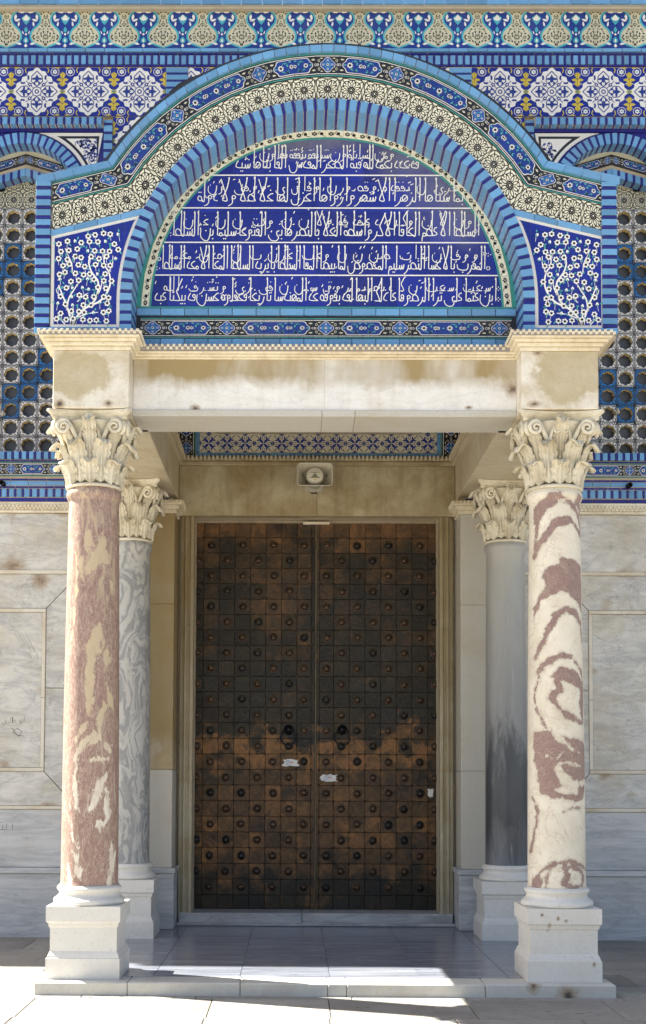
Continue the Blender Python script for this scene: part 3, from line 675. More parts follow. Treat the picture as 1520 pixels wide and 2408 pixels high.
# ------------------------------------------------------------------ ground and porch floor
YW = 3.08; YP = 2.98; YL = 3.30; YD = 3.66
XI = 1.43                                           # inner face of side beams / pilasters
ZG = -0.097
g = MB(); g.box(-120, 120, -120, 40, ZG-0.6, ZG-0.02)
ground = tag(g.build('ground', 'pitted_paving'), 'pale stone plaza paving in front of the porch', None, None, 'structure')
rng = random.Random(11)
y = -6.0; row = 0
while y < 3.05:
    d = rng.choice((0.56, 0.62, 0.70)); d = min(d, 3.06-y) if 3.06-(y+d) < 0.2 else d
    x = -5.6-rng.random()*0.8
    while x < 5.6:
        w = rng.choice((0.85, 1.0, 1.15, 1.3))
        b = MB(); j = 0.006; t = rng.uniform(-.0015, .0015)
        if not (x > -2.1 and x+w < 2.1 and y > 0 and y+d < 2.9):
            b.box(x+j/2, x+w-j/2, y+j/2, y+d-j/2, ZG-0.06, ZG+t, 0, 0.004)
            b.build('paving_slab', 'pitted_paving', ground)
        x += w
    y += d
# porch platform
PX0, PX1 = -2.16, 2.17
b = MB(); b.box(PX0+.02, PX1-.02, 0.2, 3.66, ZG-0.03, -0.03)
floor_ = tag(b.build('porch_floor', 'kerb_marble'), 'raised marble platform of the porch', None, None, 'structure')
xs = [PX0, -1.46, -0.62, 0.03, 0.17, 1.20, PX1]
for a, c_ in zip(xs, xs[1:]):
    b = MB(); b.box(a+.0015, c_-.0015, -0.12, 0.16, ZG-0.02, rng.uniform(-.001, .001), 0, 0.008); b.build('kerb_stone', 'kerb_marble', floor_)
ys = [0.162, 0.72, 1.36, 2.0, 2.66, 3.30]
for j_, (y0, y1) in enumerate(zip(ys, ys[1:])):
    xe = [PX0, -1.95, -1.30, -0.635, 0.055, 0.745, 1.43, 1.95, PX1]
    for a, c_ in zip(xe, xe[1:]):
        if c_-a < 0.02: continue
        b = MB(); b.box(a+.0015, c_-.0015, y0+.0015, y1-.0015, -0.03, rng.uniform(-.001, .0005), 0, 0.002); b.build('floor_tile', 'floor_marble', floor_)

# ------------------------------------------------------------------ facade wall
fac = thing('facade_wall', 'tiled facade wall with grey marble dado running behind the porch', 'wall', (0, YW, ZG))
ZL = lambda y, Y=YW: at(50, y, Y)[1]
ztop = 9.45; XW = 4.8
z_marb = ZL(1207); z_sill = ZL(1062)
core = MB()
core.box(-8, -1.27, 3.46, 4.2, ZG-.1, ztop); core.box(1.27, 8, 3.461, 4.2, ZG-.1, ztop); core.box(-1.27, 1.27, 3.70, 4.2, ZG-.1, ztop)
for s in (-1, 1):
    a, c_ = sorted((s*1.47, s*8)); core.box(a, c_, YW+.03, 3.462, ZG-.1, z_sill)
    a, c_ = sorted((s*1.47, s*2.26)); core.box(a, c_, YW+.03, 3.462, z_sill, 7.6)
    a, c_ = sorted((s*3.86, s*8)); core.box(a, c_, YW+.03, 3.462, z_sill, 7.6)
core.box(-1.47, 1.47, YL+.03, 3.70, 4.24, ztop-.3)
core.box(-8, 8, YW+.045, 3.4605, ZL(273), ztop-.01); core.box(-2.26, 2.26, YW+.045, 3.46, 5.85, ZL(273)-.002)
core.build('wall_core', 'grout', fac)

def band(name, x0, x1, z0, z1, Y, mat='grout', th=0.03):
    b = MB(); b.box(x0, x1, Y, Y+th, z0, z1); return b.build(name, mat, fac)
def brick_run(parent, q0, q1, z0, z1, Y, seq, back=0.03, axis='x', jit=0.0, stuff='cobalt_glaze', slimname='cobalt_brickwork', mx=(-1e9, 1e9)):
    """glazed bricks laid side by side: wide ones are objects, slim cobalt ones one joined part"""
    slim = MB(); p = q0; i = 0; gp = 0.005; n = 0
    while p < q1-1e-4:
        m, w = seq[i % len(seq)]; w = w*(1+rng.uniform(-jit, jit)); e = min(p+w, q1)
        dy = rng.uniform(-.002, .002)
        bb = MB() if m != stuff else slim
        if e-p > gp*1.5:
            a = (p+gp/2, e-gp/2, Y+dy, Y+back, z0+gp/2, z1-gp/2) if axis == 'x' else (z0+gp/2, z1-gp/2, Y+dy, Y+back, p+gp/2, e-gp/2)
            bb.box(*a, 0, 0.0025)
            if m != stuff: bb.build('glazed_brick', m, parent)
            else: n += 1
        p = e; i += 1
    if n: slim.build(slimname, stuff, parent, kind='stuff')
LB, CB = 'light_blue_glaze', 'cobalt_glaze'
px = (at(1100, 200, YW)[0]-at(100, 200, YW)[0])/1000    # metres per plate pixel on the wall
# top: light row, frieze, rows of bricks
bp = band('cornice_course', -XW, XW, ZL(12.6), ztop, YW-.004, 'grout', .3)
brick_run(bp, -XW, XW, ZL(12), ZL(-14), YW-.02, [(LB, 48*px)], jit=.05)
bp = band('cornice_cap', -8, 8, ztop, ztop+.02, YW-.06, 'grout', 1.0)
fb = band('frieze_band', -XW, XW, ZL(115), ZL(13), YW+.012)
fp = p_frieze(); uw = 92.5*px; x0 = at(62, 60, YW)[0]-uw*14.5
fme = pat_mesh('frieze_tile', fp, rect(0, uw, 0, ZL(14)-ZL(114)), 0)
for i in range(40):
    xx = x0+i*uw
    if -XW < xx < XW-uw: inst('frieze_tile', fme, fb, Matrix.Translation((xx, YW, ZL(114))))
bp = band('upper_brick_band', -XW, XW, ZL(158), ZL(115), YW+.01)
brick_run(bp, -XW, XW, ZL(124), ZL(115.5), YW-.025, [(LB, 45*px)], back=.035)
brick_run(bp, -XW, XW, ZL(129.5), ZL(125), YW-.012, [(CB, 42*px)], back=.03)
brick_run(bp, -XW, XW, ZL(152), ZL(130), YW-.006, [(LB, 11.6*px), (CB, 5.4*px)], back=.02, jit=.06)
brick_run(bp, -XW, XW, ZL(157), ZL(152.5), YW-.012, [(CB, 42*px)], back=.03)
rb = band('rosette_band', -XW, XW, ZL(273), ZL(158), YW+.012)
rp = p_rosette(); uw = 121*px; xr0 = at(87, 215, YW)[0]
rme = pat_mesh('rosette_tile', rp, rect(0, uw, 0, ZL(158.5)-ZL(272.5)), 0)
for i in range(-12, 40):
    xx = xr0-uw/2+i*uw
    if -XW < xx < XW-uw: inst('rosette_tile', rme, rb, Matrix.Translation((xx, YW, ZL(272.5))))
for s in (-1, 1):
    a, c_ = sorted((s*at(443, 200, YW)[0]*-1, s*at(391, 200, YW)[0]*-1))
    pb = band('brick_pier', a, c_, ZL(272), ZL(158), YW-.004, 'grout', .012)
    brick_run(pb, ZL(272), ZL(159), a, c_, YW-.018, [(LB, 13*px), (CB, 4*px)], axis='z', back=.012)
    # tile field under the rosette band, beside the window surround
    a, c_ = sorted((s*-at(266, 300, YW)[0], s*1.0)); pb = band('side_tile_field', a, c_, 5.9, ZL(273), YW+.012)
    z1 = ZL(274); h = ZL(158.5)-ZL(272.5)
    for k in range(2, 4): inst('rosette_tile', rme, pb, Matrix.Translation((a if s < 0 else c_-uw, YW, z1-h*k)))
    for k in range(3):
        xx = c_-(k+1)*uw if s < 0 else a+k*uw
        xx += (.0 if s > 0 else 0)
        if s < 0 and xx < a-.01: xx = a; 
        if k < 2: inst('rosette_tile', rme, pb, Matrix.Translation((a+k*uw*1.0 if s < 0 else c_-(k+1)*uw, YW, z1-h)))

# ---- windows with their surrounds
def window(s):
    X0 = -3.055*(-s) if s > 0 else -3.055
    wn_ = []
    w = thing('arched_window', 'pierced tile window in its brick arch, %s' % ('left of the porch' if s < 0 else 'right of the porch'), 'window', (X0, YW, z_sill), 'arched windows beside the porch')
    def P(name, mb, mat): return mb.build(name, mat, w)
    xin = s*-at(245, 330, YW)[0]*-1 if False else abs(at(245, 330, YW)[0])*s; xin2 = abs(at(266, 330, YW)[0])*s
    zt0, zt1 = ZL(292, 2.98), ZL(274, 2.98)
    lo, hi = sorted((xin, s*XW))
    b = MB(); b.box(lo, hi, YW-.085, YW+.03, zt0+.003, zt1-.003); tb = P('top_border', b, 'grout')
    brick_run(tb, lo, hi, zt0, zt1, YW-.10, [(LB, 13*px), (CB, 5.5*px)], back=.19, jit=.05)
    lo2, hi2 = sorted((xin, xin2))
    b = MB(); b.box(lo2+.003, hi2-.003, YW-.02, YW+.03, z_sill+.002, zt1+.0); vb = P('side_border', b, 'grout')
    brick_run(vb, z_sill+.002, zt1, lo2, hi2, YW-.04, [(LB, 15.5*px), (CB, 5.5*px)], axis='z', back=.06)
    # arch ring
    za = at(20, 312, YW-.03)[1]; x2, z2 = at(190, 396, YW-.03); dx, dz = abs(x2+3.055), za-z2; ro = (dx*dx+dz*dz)/(2*dz); ri = ro-.112; zc = za-ro
    zf = ZL(320)
    # cobalt frame and spandrel sheet with the arch cut out
    b = MB(); N = 28; out = [];
    for i in range(N+1):
        a = math.pi*i/N; out.append((X0+(ro-.02)*math.cos(a), zc+(ro-.02)*math.sin(a)))
    xe0, xe1 = X0-1.25, X0+1.25
    if s < 0: xe1 = xin
    else: xe0 = xin
    ztp = zt0
    for i in range(N):
        (xa, zA), (xb, zB) = out[i], out[i+1]
        b.hexa([(xb, YW+.012, zB), (xa, YW+.012, zA), (xa, YW+.012, ztp), (xb, YW+.012, ztp)], [(xb, YW+.3, zB), (xa, YW+.3, zA), (xa, YW+.3, ztp), (xb, YW+.3, ztp)])
    for xa, xb in ((xe0, X0-ro+.02), (X0+ro-.02, xe1)):
        if xb > xa: b.box(xa, xb, YW+.012, YW+.3, zc-1.0, ztp)
    P('spandrel_backing', b, 'cobalt_glaze')
    b = MB(); b.box(lo, hi, YW+.03, YW+.3, ztp, 8.35); P('upper_backing', b, 'grout')
    b = MB(); b.box(lo, hi, YW-.015, YW+.012, ZL(311), ZL(304)); P('cobalt_moulding', b, CB)
    # painted spandrel: border lines and scrollwork, triangle between arch and corner
    Pt = Pat(1, 1, 'white_glaze')
    cx_ = xin-s*.03 if False else xin-(-s)*0  # inner corner side
    zt = ZL(313)
    inset = lambda k: (xin+s*.03*0+s*k, zt-k)
    pol = [];
    xc = xin+s*.012
    ang0 = math.atan2(zt-zc, 0.001)
    a_end = math.asin(min(1, (zt-zc)/(ro+.03)))
    def outline(k):
        r = ro+.03+k; zt_, xc_ = zt-k, xc+s*k
        a1 = math.asin(min(1, (zt_-zc)/r)); a0 = math.acos(min(1, abs(xc_-X0)/r)); pts = [(xc_, zt_)]
        for i in range(13):
            a = a0+(a1-a0)*i/12; pts.append((X0-s*r*math.cos(a), zc+r*math.sin(a)))
        return pts
    b = MB(); b.prism(outline(0), YW-.004, YW+.02, 0)
    b2 = MB(); spn = b.build('spandrel_tile', 'white_glaze', w)
    b2.prism(outline(.035), YW-.0062, YW-.002, 0); b2.build('painted_border', 'black_glaze', spn)
    b3 = MB(); b3.prism(outline(.062), YW-.0084, YW-.003, 0); b3.build('painted_field', 'white_glaze', spn)
    pp = Pat(); r3 = random.Random(5+s)
    region = outline(.075)
    xs_ = [p[0] for p in region]; cxm = region[0][0]; czm = region[0][1]
    def inside(x, z): return math.hypot(x-X0, z-zc) > ro+.125 and z < zt-.085 and (x-xc)*s > .085
    k = 0
    while k < 34:
        x = cxm+s*r3.random()*.62; z = czm-r3.random()*.45
        if not inside(x, z): 
            k += .2; continue
        a = r3.random()*360; rr_ = .022+.02*r3.random()
        pp.arc('ink_blue', 1, x, z, rr_, a, a+230, .007, 8); pp.leaf('ink_blue', 1, x+rr_*math.cos(R(a)), z+rr_*math.sin(R(a)), a-90, .045, .022)
        pp.leaf('ink_blue', 1, x, z, a+120, .03, .02); k += 1
    for dx_, dz_ in ((.10, .33), (.16, .42)):
        x, z = cxm+s*(dx_+.02), czm-dz_
        if inside(x, z): pp.flower('yellow_glaze', 'olive_glaze', 1, x, z, .035, 8, .4)
    mats = ['ink_blue', 'yellow_glaze', 'olive_glaze']; b4 = MB()
    for m, l, pts in pp.p: b4.add([(x, YW-.0084-.0014*l, z) for x, z in pts], [tuple(range(len(pts)))], mats.index(m))
    b4.build('scrollwork', mats, spn, kind='stuff')
    # arch bricks, seen on face and soffit
    b = MB(); N = 40
    for i in range(N):
        a0, a1 = math.pi*i/N, math.pi*(i+1)/N
        b.hexa([(X0+r*math.cos(a), YW-.02, zc+r*math.sin(a)) for r, a in ((ri+.004, a0), (ro-.004, a0), (ro-.004, a1), (ri+.004, a1))], [(X0+r*math.cos(a), YW+.2, zc+r*math.sin(a)) for r, a in ((ri+.004, a0), (ro-.004, a0), (ro-.004, a1), (ri+.004, a1))])
    ar = P('arch_ring', b, 'grout'); step_l, step_c = 12.5*px/ro, 5.5*px/ro; a = 0; i = 0; slim = MB(); gp = .002/ro
    while a < math.pi-.01:
        wd = (step_l, step_c)[i % 2]; e = min(a+wd, math.pi); bb = MB() if i % 2 == 0 else slim
        q = [(ri, a+gp), (ro, a+gp), (ro, e-gp), (ri, e-gp)]
        bb.hexa([(X0+r*math.cos(t), YW-.035, zc+r*math.sin(t)) for r, t in q], [(X0+r*math.cos(t), YW+.21, zc+r*math.sin(t)) for r, t in q])
        if i % 2 == 0 and (a > .3 or True): bb.build('arch_brick', LB, ar)
        a = e; i += 1
    slim.build('cobalt_brickwork', CB, ar, kind='stuff')
    # recessed inner face with the low pointed arch
    Yi = YW+.13; Yg = YW+.24
    za1, = (at(28, 361, Yi)[1],); sl = 0.30
    def V(off, x): return za1-off-abs(x-X0)*sl
    t1, t2, t3 = .112, .165, .245
    b = MB()
    b.prism([(X0-.86, V(0, X0-.86)), (X0, V(0, X0)), (X0+.86, V(0, X0+.86)), (X0+.86, za1+.5), (X0-.86, za1+.5)], Yi+.01, Yi+.05)
    ib = P('inner_face', b, 'aged_cream_glaze')
    b = MB(); b.prism([(X0, V(0, X0)), (X0-.86, V(0, X0-.86)), (X0-.86, V(t3-.003, X0-.86)), (X0, V(t3-.003, X0))], Yi+.015, Yg+.0); b.prism([(X0, V(0, X0)), (X0+.86, V(0, X0+.86)), (X0+.86, V(t3-.003, X0+.86)), (X0, V(t3-.003, X0))], Yi+.015, Yg)
    vb = P('inner_arch', b, 'grout')
    tw = .20
    for sd in (-1, 1):
        kinds = ['Qh', 'L', 'R', 'Q', 'L']; x = 0
        for kd in kinds:
            ww = tw*.45 if kd == 'Qh' else tw*.75; kk = 'Q' if kd == 'Qh' else kd
            xa, xb = X0+sd*x, X0+sd*min(x+ww, .85); a_, b_ = min(xa, xb), max(xa, xb); kk2 = {'L': 'R', 'R': 'L'}.get(kk, kk) if sd < 0 else kk
            pat_tile('border_tile', p_cart(kk2, edge=False), [(a_, V(t1, a_)), (b_, V(t1, b_)), (b_, V(.004, b_)), (a_, V(.004, a_))], Yi, vb); x += ww
        x = 0; i = 0; slim = MB()
        while x < .84:
            ww = (12.5*px, 5.5*px)[i % 2]; xa, xb = sorted((X0+sd*(x+.002), X0+sd*(x+ww-.002))); q = [(xa, V(t3, xa)), (xb, V(t3, xb)), (xb, V(t2, xb)), (xa, V(t2, xa))]
            bb = MB() if i % 2 == 0 else slim; bb.prism(q, Yi-.02, Yg)
            if i % 2 == 0: bb.build('inner_arch_brick', LB, vb)
            x += ww; i += 1
        slim.build('cobalt_brickwork', CB, vb, kind='stuff')
    # the pierced tiles
    if s < 0: gx = at(31, 592, Yg)[0]; gw = (at(114.4, 800, Yg)[0]-at(31, 800, Yg)[0])/2; zr = at(40, 511, Yg)[1]; zr2 = at(40, 1047, Yg)[1]
    else: gx = at(1469, 592, Yg)[0]; gw = (at(1511, 800, Yg)[0]-at(1427.6, 800, Yg)[0])/2; zr = at(1475, 513, Yg)[1]; zr2 = at(1475, 1058, Yg)[1]
    gh = (zr-zr2)/13
    blue = {(0, 2), (-1, 3), (0, 3), (1, 3), (-1, 4), (1, 4), (2, 8), (1, 9), (2, 9), (0, 10), (1, 10), (0, 11), (-2, 6), (3, 6)} if s < 0 else {(0, 2), (0, 3), (1, 3), (1, 4), (-1, 9), (1, 9), (-1, 10), (0, 10), (1, 10), (0, 11), (2, 3)}
    b = MB(); b.box(X0-.84, X0+.84, YW+.33, YW+.342, z_sill-.02, za1+.2); P('dark_pane', b, 'window_glass')
    b = MB()
    for sd in (-1, 1): a_, c2 = sorted((X0+sd*.80, X0+sd*.9)); b.box(a_, c2, Yg-.0, YW+.36, z_sill, za1)
    P('reveal', b, 'grout')
    mc, mbv = grille_mesh('grille_tile', 'white_glaze', gw, gh), grille_mesh('grille_tile_blue', 'azure_glaze', gw, gh)
    lat = pat_mesh('lattice_tile', p_lattice('aged_cream_glaze'), rect(0, gw, 0, gh), 0)
    for c_ in range(-20, 20):
        xx = gx+(c_-.5)*gw
        if not (X0-.80 <= xx+gw/2 <= X0+.80): continue
        for r_ in range(-4, 14):
            zz = zr-gh*(r_+.5); me = (mbv if (c_, r_) in blue else mc) if r_ >= 0 else lat
            if zz+gh > V(t3, xx+gw/2)+gh*.8: continue
            inst('grille_tile' if r_ >= 0 else 'lattice_tile', me, w, Matrix.Translation((xx+rng.uniform(-.001, .001), Yg+rng.uniform(-.001, .002), zz)))
window(-1); window(1)

# ---- bands under the windows, marble cladding
for s in (-1, 1):
    lo, hi = sorted((s*1.50, s*XW)); nm = 'sill_band'
    sb = band('sill_band', lo, hi, ZL(1180), z_sill, YW+.005, 'grout', .03)
    brick_run(sb, lo, hi, ZL(1081), ZL(1062.5), YW-.03, [(LB, 11.5*px), (CB, 5.2*px)], back=.06, jit=.06)
    brick_run(sb, lo, hi, ZL(1086), ZL(1082), YW-.01, [(CB, 42*px)], back=.03)
    tw = 33*px; x = lo; seq = ['Q', 'L', 'M', 'R', 'Q', 'L', 'R']; i = 0
    while x < hi-tw*.3:
        pat_tile('border_tile', p_cart(seq[i % 7]), rect(x, min(x+tw, hi), ZL(1120), ZL(1086.5)), YW-.006, sb); x += tw; i += 1
    brick_run(sb, lo, hi, ZL(1130), ZL(1125), YW-.004, [(CB, 42*px)], back=.02)
    brick_run(sb, lo, hi, ZL(1142), ZL(1130.5), YW-.006, [(LB, 42*px)], back=.02)
    brick_run(sb, lo, hi, ZL(1148), ZL(1143), YW-.004, [(CB, 30*px)], back=.02)
    brick_run(sb, lo, hi, ZL(1169), ZL(1148.5), YW-.006, [(LB, 12.5*px), (CB, 5.5*px)], back=.02, jit=.06)
    brick_run(sb, lo, hi, ZL(1180), ZL(1170.5), YW-.008, [(CB, 42*px)], back=.02)
    # carved string course
    b = MB(); b.box(lo, hi, YW-.012, YW+.03, ZL(1188), ZL(1180.5)); b.box(lo, hi, YW-.022, YW+.03, ZL(1200), ZL(1188.2)); b.build('string_course', 'cornice_stone', fac)
    b = MB(); n = 12; zc_ = (ZL(1200)+ZL(1207))/2; rr = (ZL(1200)-ZL(1207))/2
    b.hexa([(lo, YW-.02-rr*1.4*math.sin(math.pi*i/n), zc_-rr*math.cos(math.pi*i/n)) for i in range(n+1)], [(hi, YW-.02-rr*1.4*math.sin(math.pi*i/n), zc_-rr*math.cos(math.pi*i/n)) for i in range(n+1)])
    b.build('roll_moulding', 'cornice_stone', fac)
    b = MB(); x = lo; k = 0
    while x < hi-.02:
        b.box(x, x+.019, YW-.036, YW-.021, ZL(1194) if k % 2 else ZL(1200), ZL(1188) if k % 2 else ZL(1194), 0, .002); x += .0195; k += 1
    b.build('dentils', 'cornice_stone', fac, kind='stuff')

def panel(pts, mat='wall_marble', Y=YW, name='marble_panel', th=.03, par=None):
    cx = sum(p[0] for p in pts)/len(pts); cz = sum(p[1] for p in pts)/len(pts); ar = max(max(p[0] for p in pts)-min(p[0] for p in pts), .01); 
    b = MB(); Y += rng.uniform(-.001, .001)
    b.prism(pts, Y, Y+th); return b.build(name, mat, par or fac)
zA0, zA1 = ZL(1348), ZL(1207.5); zB0, zB1 = ZL(1902), ZL(1348); S_ = 8*px
ze = [z_marb, (ZL(1343)+at(1470, 1352, YW)[1])/2, (ZL(1433)+at(1470, 1443, YW)[1])/2, (ZL(1807)+at(1470, 1818, YW)[1])/2, (ZL(1896)+at(1470, 1908, YW)[1])/2, (ZL(2037)+at(1470, 2050, YW)[1])/2, (ZL(2051)+at(1470, 2063, YW)[1])/2]
hs = 4.2*px
def strip(x0, x1, z0, z1, nm='marble_strip'):
    b = MB(); b.box(x0, x1, YW-.014, YW+.03, z0, z1, 0, .004); b.build(nm, 'strip_marble', fac)
G = .0038
for s in (-1, 1):
    xf = abs(at(102.5, 1600, YW)[0]) if s < 0 else at(1389.5, 1600, YW)[0]
    def sx(pts): return [(s*x, z) for x, z in (pts if s > 0 else pts[::-1])]
    XL = 1.76; XE = 8.0; xs_ = [XL, 3.46, 4.6, 6.2, XE]
    for a, c_ in zip(xs_, xs_[1:]): panel(sx([(a+G, ze[1]+hs), (c_-G, ze[1]+hs), (c_-G, ze[0]-.002), (a+G, ze[0]-.002)]))
    xfe = xf+1.9
    dz1 = ze[1]-ze[2]-hs; dd = 0.50
    # mitred frame round the inner panel
    ztp, zb = ze[1]-hs-G, ze[4]+hs+G
    ma, mb_ = (xf-(ztp-ze[2]-hs), ztp), (xf-hs, ze[2]+hs)
    panel(sx([(xf-hs+G, ze[2]+hs+G), (xfe, ze[2]+hs+G), (xfe, ztp), (ma[0]+G*2, ztp)]))
    panel(sx([(xf-hs+G, ze[3]-hs-G), (xf-(ze[3]-hs-zb)+G*2, zb), (xfe, zb), (xfe, ze[3]-hs-G)]))
    zm = at(150, 1618, YW)[1]
    panel(sx([(XL, zm+G), (xf-hs-G, zm+G), (xf-hs-G, ze[2]+hs), (ma[0]-G, ztp), (XL, ztp)]))
    panel(sx([(XL, zb), (xf-(ze[3]-hs-zb)-G, zb), (xf-hs-G, ze[3]-hs), (xf-hs-G, zm-G), (XL, zm-G)]))
    panel(sx([(xf+hs+G, ze[3]+hs+G), (xfe, ze[3]+hs+G), (xfe, ze[2]-hs-G), (xf+hs+G, ze[2]-hs-G)]))
    panel(sx([(xfe+G, zb), (XE, zb), (XE, ztp), (xfe+G, ztp)]))
    for a, c_ in zip(xs_, xs_[1:]): panel(sx([(a+G, ze[5]+G), (c_-G, ze[5]+G), (c_-G, ze[4]-hs-G), (a+G, ze[4]-hs-G)]), 'dado_marble')
    for a, c_ in zip((XL, 3.42, 4.7, 6.2), (3.42, 4.7, 6.2, XE)): panel(sx([(a+G, ZG-.02), (c_-G, ZG-.02), (c_-G, ze[6]-G), (a+G, ze[6]-G)]), 'dado_marble', YW-.03, 'dado_slab', .06)
    for a, c_ in zip((XL, 2.5, 3.32, 4.4, 6.0), (2.5, 3.32, 4.4, 6.0, XE)):
        for z in (ze[1], ze[4]):
            p0, p1 = sorted((s*(a+.002), s*(c_-.002))); strip(p0, p1, z-hs, z+hs)
        p0, p1 = sorted((s*(a+.002), s*(c_-.002))); b = MB(); b.box(p0, p1, YW-.055, YW+.03, ze[6], ze[5], 0, .006); b.build('dado_ledge', 'dado_marble', fac)
    for z in (ze[2], ze[3]):
        for a, c_ in ((xf-hs, xf+.55), (xf+.553, xfe)): p0, p1 = sorted((s*a, s*c_)); strip(p0, p1, z-hs, z+hs)
    for z0, z1 in ((ze[3]+hs+.002, zm-.1), (zm-.097, ze[2]-hs-.002)): p0, p1 = sorted((s*(xf-hs), s*(xf+hs))); strip(p0, p1, z0, z1)

# ---- niche behind the porch: lunette band, dentils, lintel, pilasters
nz = thing('door_niche', 'shaded marble niche framing the doorway with a tiled band above', 'doorway', (0, YL, 0))
def NP(name, mb, mat, kind=None): return mb.build(name, mat, nz, kind=kind)
zl0 = 4.214; zl1 = at(745, 1096, YL)[1]; zdn = at(745, 1085, YL)[1]; zdt = at(745, 1075.5, YL)[1]
for a, c_ in ((-XI, 0.0), (0.0, XI)):
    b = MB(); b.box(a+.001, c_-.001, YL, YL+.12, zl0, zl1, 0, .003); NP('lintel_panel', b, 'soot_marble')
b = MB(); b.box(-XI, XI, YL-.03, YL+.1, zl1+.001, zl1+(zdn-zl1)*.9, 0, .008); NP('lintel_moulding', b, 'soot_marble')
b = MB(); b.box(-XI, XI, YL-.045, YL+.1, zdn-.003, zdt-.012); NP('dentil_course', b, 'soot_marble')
b = MB(); x = -XI
while x < XI-.02: b.box(x, x+.024, YL-.075, YL-.044, zdn+.002, zdt, 0, .003); x += .043
NP('dentils', b, 'porch_marble', 'stuff')
ny = lambda y: at(745, y, YL)[1]
pn = (at(1045, 1050, YL)[0]-at(445, 1050, YL)[0])/600
b = MB(); b.box(-XI, XI, YL+.01, YL+.3, zdt+.001, 5.75); lb = NP('tiled_band', b, 'grout')
xb0, xb1 = at(461, 1050, YL)[0], at(1037, 1050, YL)[0]; xo0, xo1 = at(417, 1050, YL)[0], at(1084, 1050, YL)[0]
brick_run(lb, xb0, xb1, ny(1074.5), ny(1065.5), YL-.01, [(LB, 44*pn)], back=.02)
for a, c_ in ((xb0, xb0+9*pn), (xb1-9*pn, xb1)): brick_run(lb, ny(1065), ny(880), a, c_, YL-.008, [(LB, 22*pn)], back=.02, axis='z')
ap = p_arabesque(); aw = (xb1-xb0-18*pn)/13
apq = pat_mesh('arabesque_tile', ap, rect(0, aw, 0, ny(1021)-ny(1065)), 0)
for i in range(13):
    inst('arabesque_tile', apq, lb, Matrix.Translation((xb0+9*pn+i*aw, YL, ny(1065))))
    if i in (0, 12): inst('arabesque_tile', apq, lb, Matrix.Translation((xb0+9*pn+i*aw, YL, ny(1021))))
b = MB(); b.box(xb0+52*pn, xb1-52*pn, YL-.05, YL+.0, ny(1020), ny(985)); bb_ = b.build('brick_shelf', 'grout', lb)
brick_run(lb, xb0+52*pn, xb1-52*pn, ny(1020.5), ny(999), YL-.07, [(LB, 12*pn), (CB, 6*pn)], back=.06, jit=.1)
for a, c_ in ((xo0, xb0-.004), (xb1+.004, xo1)):
    cw = c_-a; z = ny(1076); i = 0
    for kd in ('Q', 'L', 'R', 'Q', 'L', 'R'):
        q = [(c_, z), (c_, z+cw*1.0), (a, z+cw*1.0), (a, z)]; pat_tile('border_tile', p_cart(kd), q, YL-.004, lb); z += cw*1.0
    for xx in (a-.02 if a < 0 else c_+.001,): b = MB(); b.box(xx, xx+.018, YL-.005, YL+.02, ny(1076), 5.6); b.build('green_edging', 'green_glaze', lb)

pil_cap = at(400, 1178, YP)[1]; pil_cap0 = at(400, 1207, YP)[1]; zpl = .605; zpl0 = .55
for s in (-1, 1):
    x0, x1 = sorted((s*(XI+.012), s*1.76))
    mt = 'ochre_marble' if s < 0 else 'pilaster_marble'
    zj = [zpl, at(390, 1810, YP)[1], at(390, 1420, YP)[1], pil_cap0]
    for k, (za, zb) in enumerate(zip(zj, zj[1:])):
        b = MB(); b.box(x0, x1, YP, 3.47, za+.001, zb-.001, 0, .004); NP('pilaster_block', b, 'pilaster_marble' if (k == 0) else mt)
    b = MB(); x0b, x1b = sorted((s*(XI-.012), s*1.77)); b.box(x0b, x1b, YP-.02, 3.47, 0, zpl0, 0, .006); NP('pilaster_foot', b, 'dado_marble')
    b = MB(); x0c, x1c = sorted((s*(XI-.025), s*1.78)); b.box(x0c, x1c, YP-.04, 3.47, zpl0+.001, zpl-.001, 0, .006); NP('pilaster_ledge', b, 'dado_marble')
    b = MB()
    for k, (o, za, zb) in enumerate(((.02, 0, .3), (.045, .3, .62), (.075, .62, 1))):
        h = pil_cap-pil_cap0; p0, p1 = sorted((s*(XI+.012-o), s*1.76)); b.box(p0, p1, YP-o, 3.3, pil_cap0+za*h, pil_cap0+zb*h-.001, 0, .006)
    cp = NP('pilaster_cap', b, 'cornice_stone')
    b = MB(); p0, p1 = sorted((s*(XI-.075), s*1.76)); x = p0
    while x < p1-.02: b.box(x, x+.02, YP-.095, YP-.074, pil_cap0+.7*h, pil_cap-.004, 0, .003); x += .037
    y = YP-.07; xe = s*(XI-.063)
    while y < 3.2: q0, q1 = sorted((xe-s*.02, xe)); b.box(q0, q1, y, y+.02, pil_cap0+.7*h, pil_cap-.004, 0, .003); y += .037
    b.build('dentils', 'cornice_stone', nz, kind='stuff')

# ---- door frame
df = thing('door_frame', 'stained marble door surround with moulded jambs', 'door frame', (0, YL, 0))
for s in (-1, 1):
    zj = [0, at(440, 1840, YL)[1] if s < 0 else at(440, 1815, YL)[1], at(440, 1470, YL)[1] if s < 0 else at(440, 1475, YL)[1], zl0-.002]
    for za, zb in zip(zj, zj[1:]):
        b = MB()
        # stepped moulding, one vertex ring per step
        prof = [(1.272, 3.70), (1.272, YL+.03), (1.285, YL+.022), (1.305, YL+.022), (1.312, YL+.04), (1.335, YL+.045), (1.345, YL+.03), (1.362, YL+.03), (1.37, YL+.06), (XI-.02, YL+.065), (XI-.02, 3.70)]
        b.hexa([(s*x, y, za+.001) for x, y in prof], [(s*x, y, zb-.001) for x, y in prof]); b.build('jamb_block', 'jamb_marble', df)
b = MB()
prof = [(3.70, zl0-.0015), (3.70, zl0-.02)]
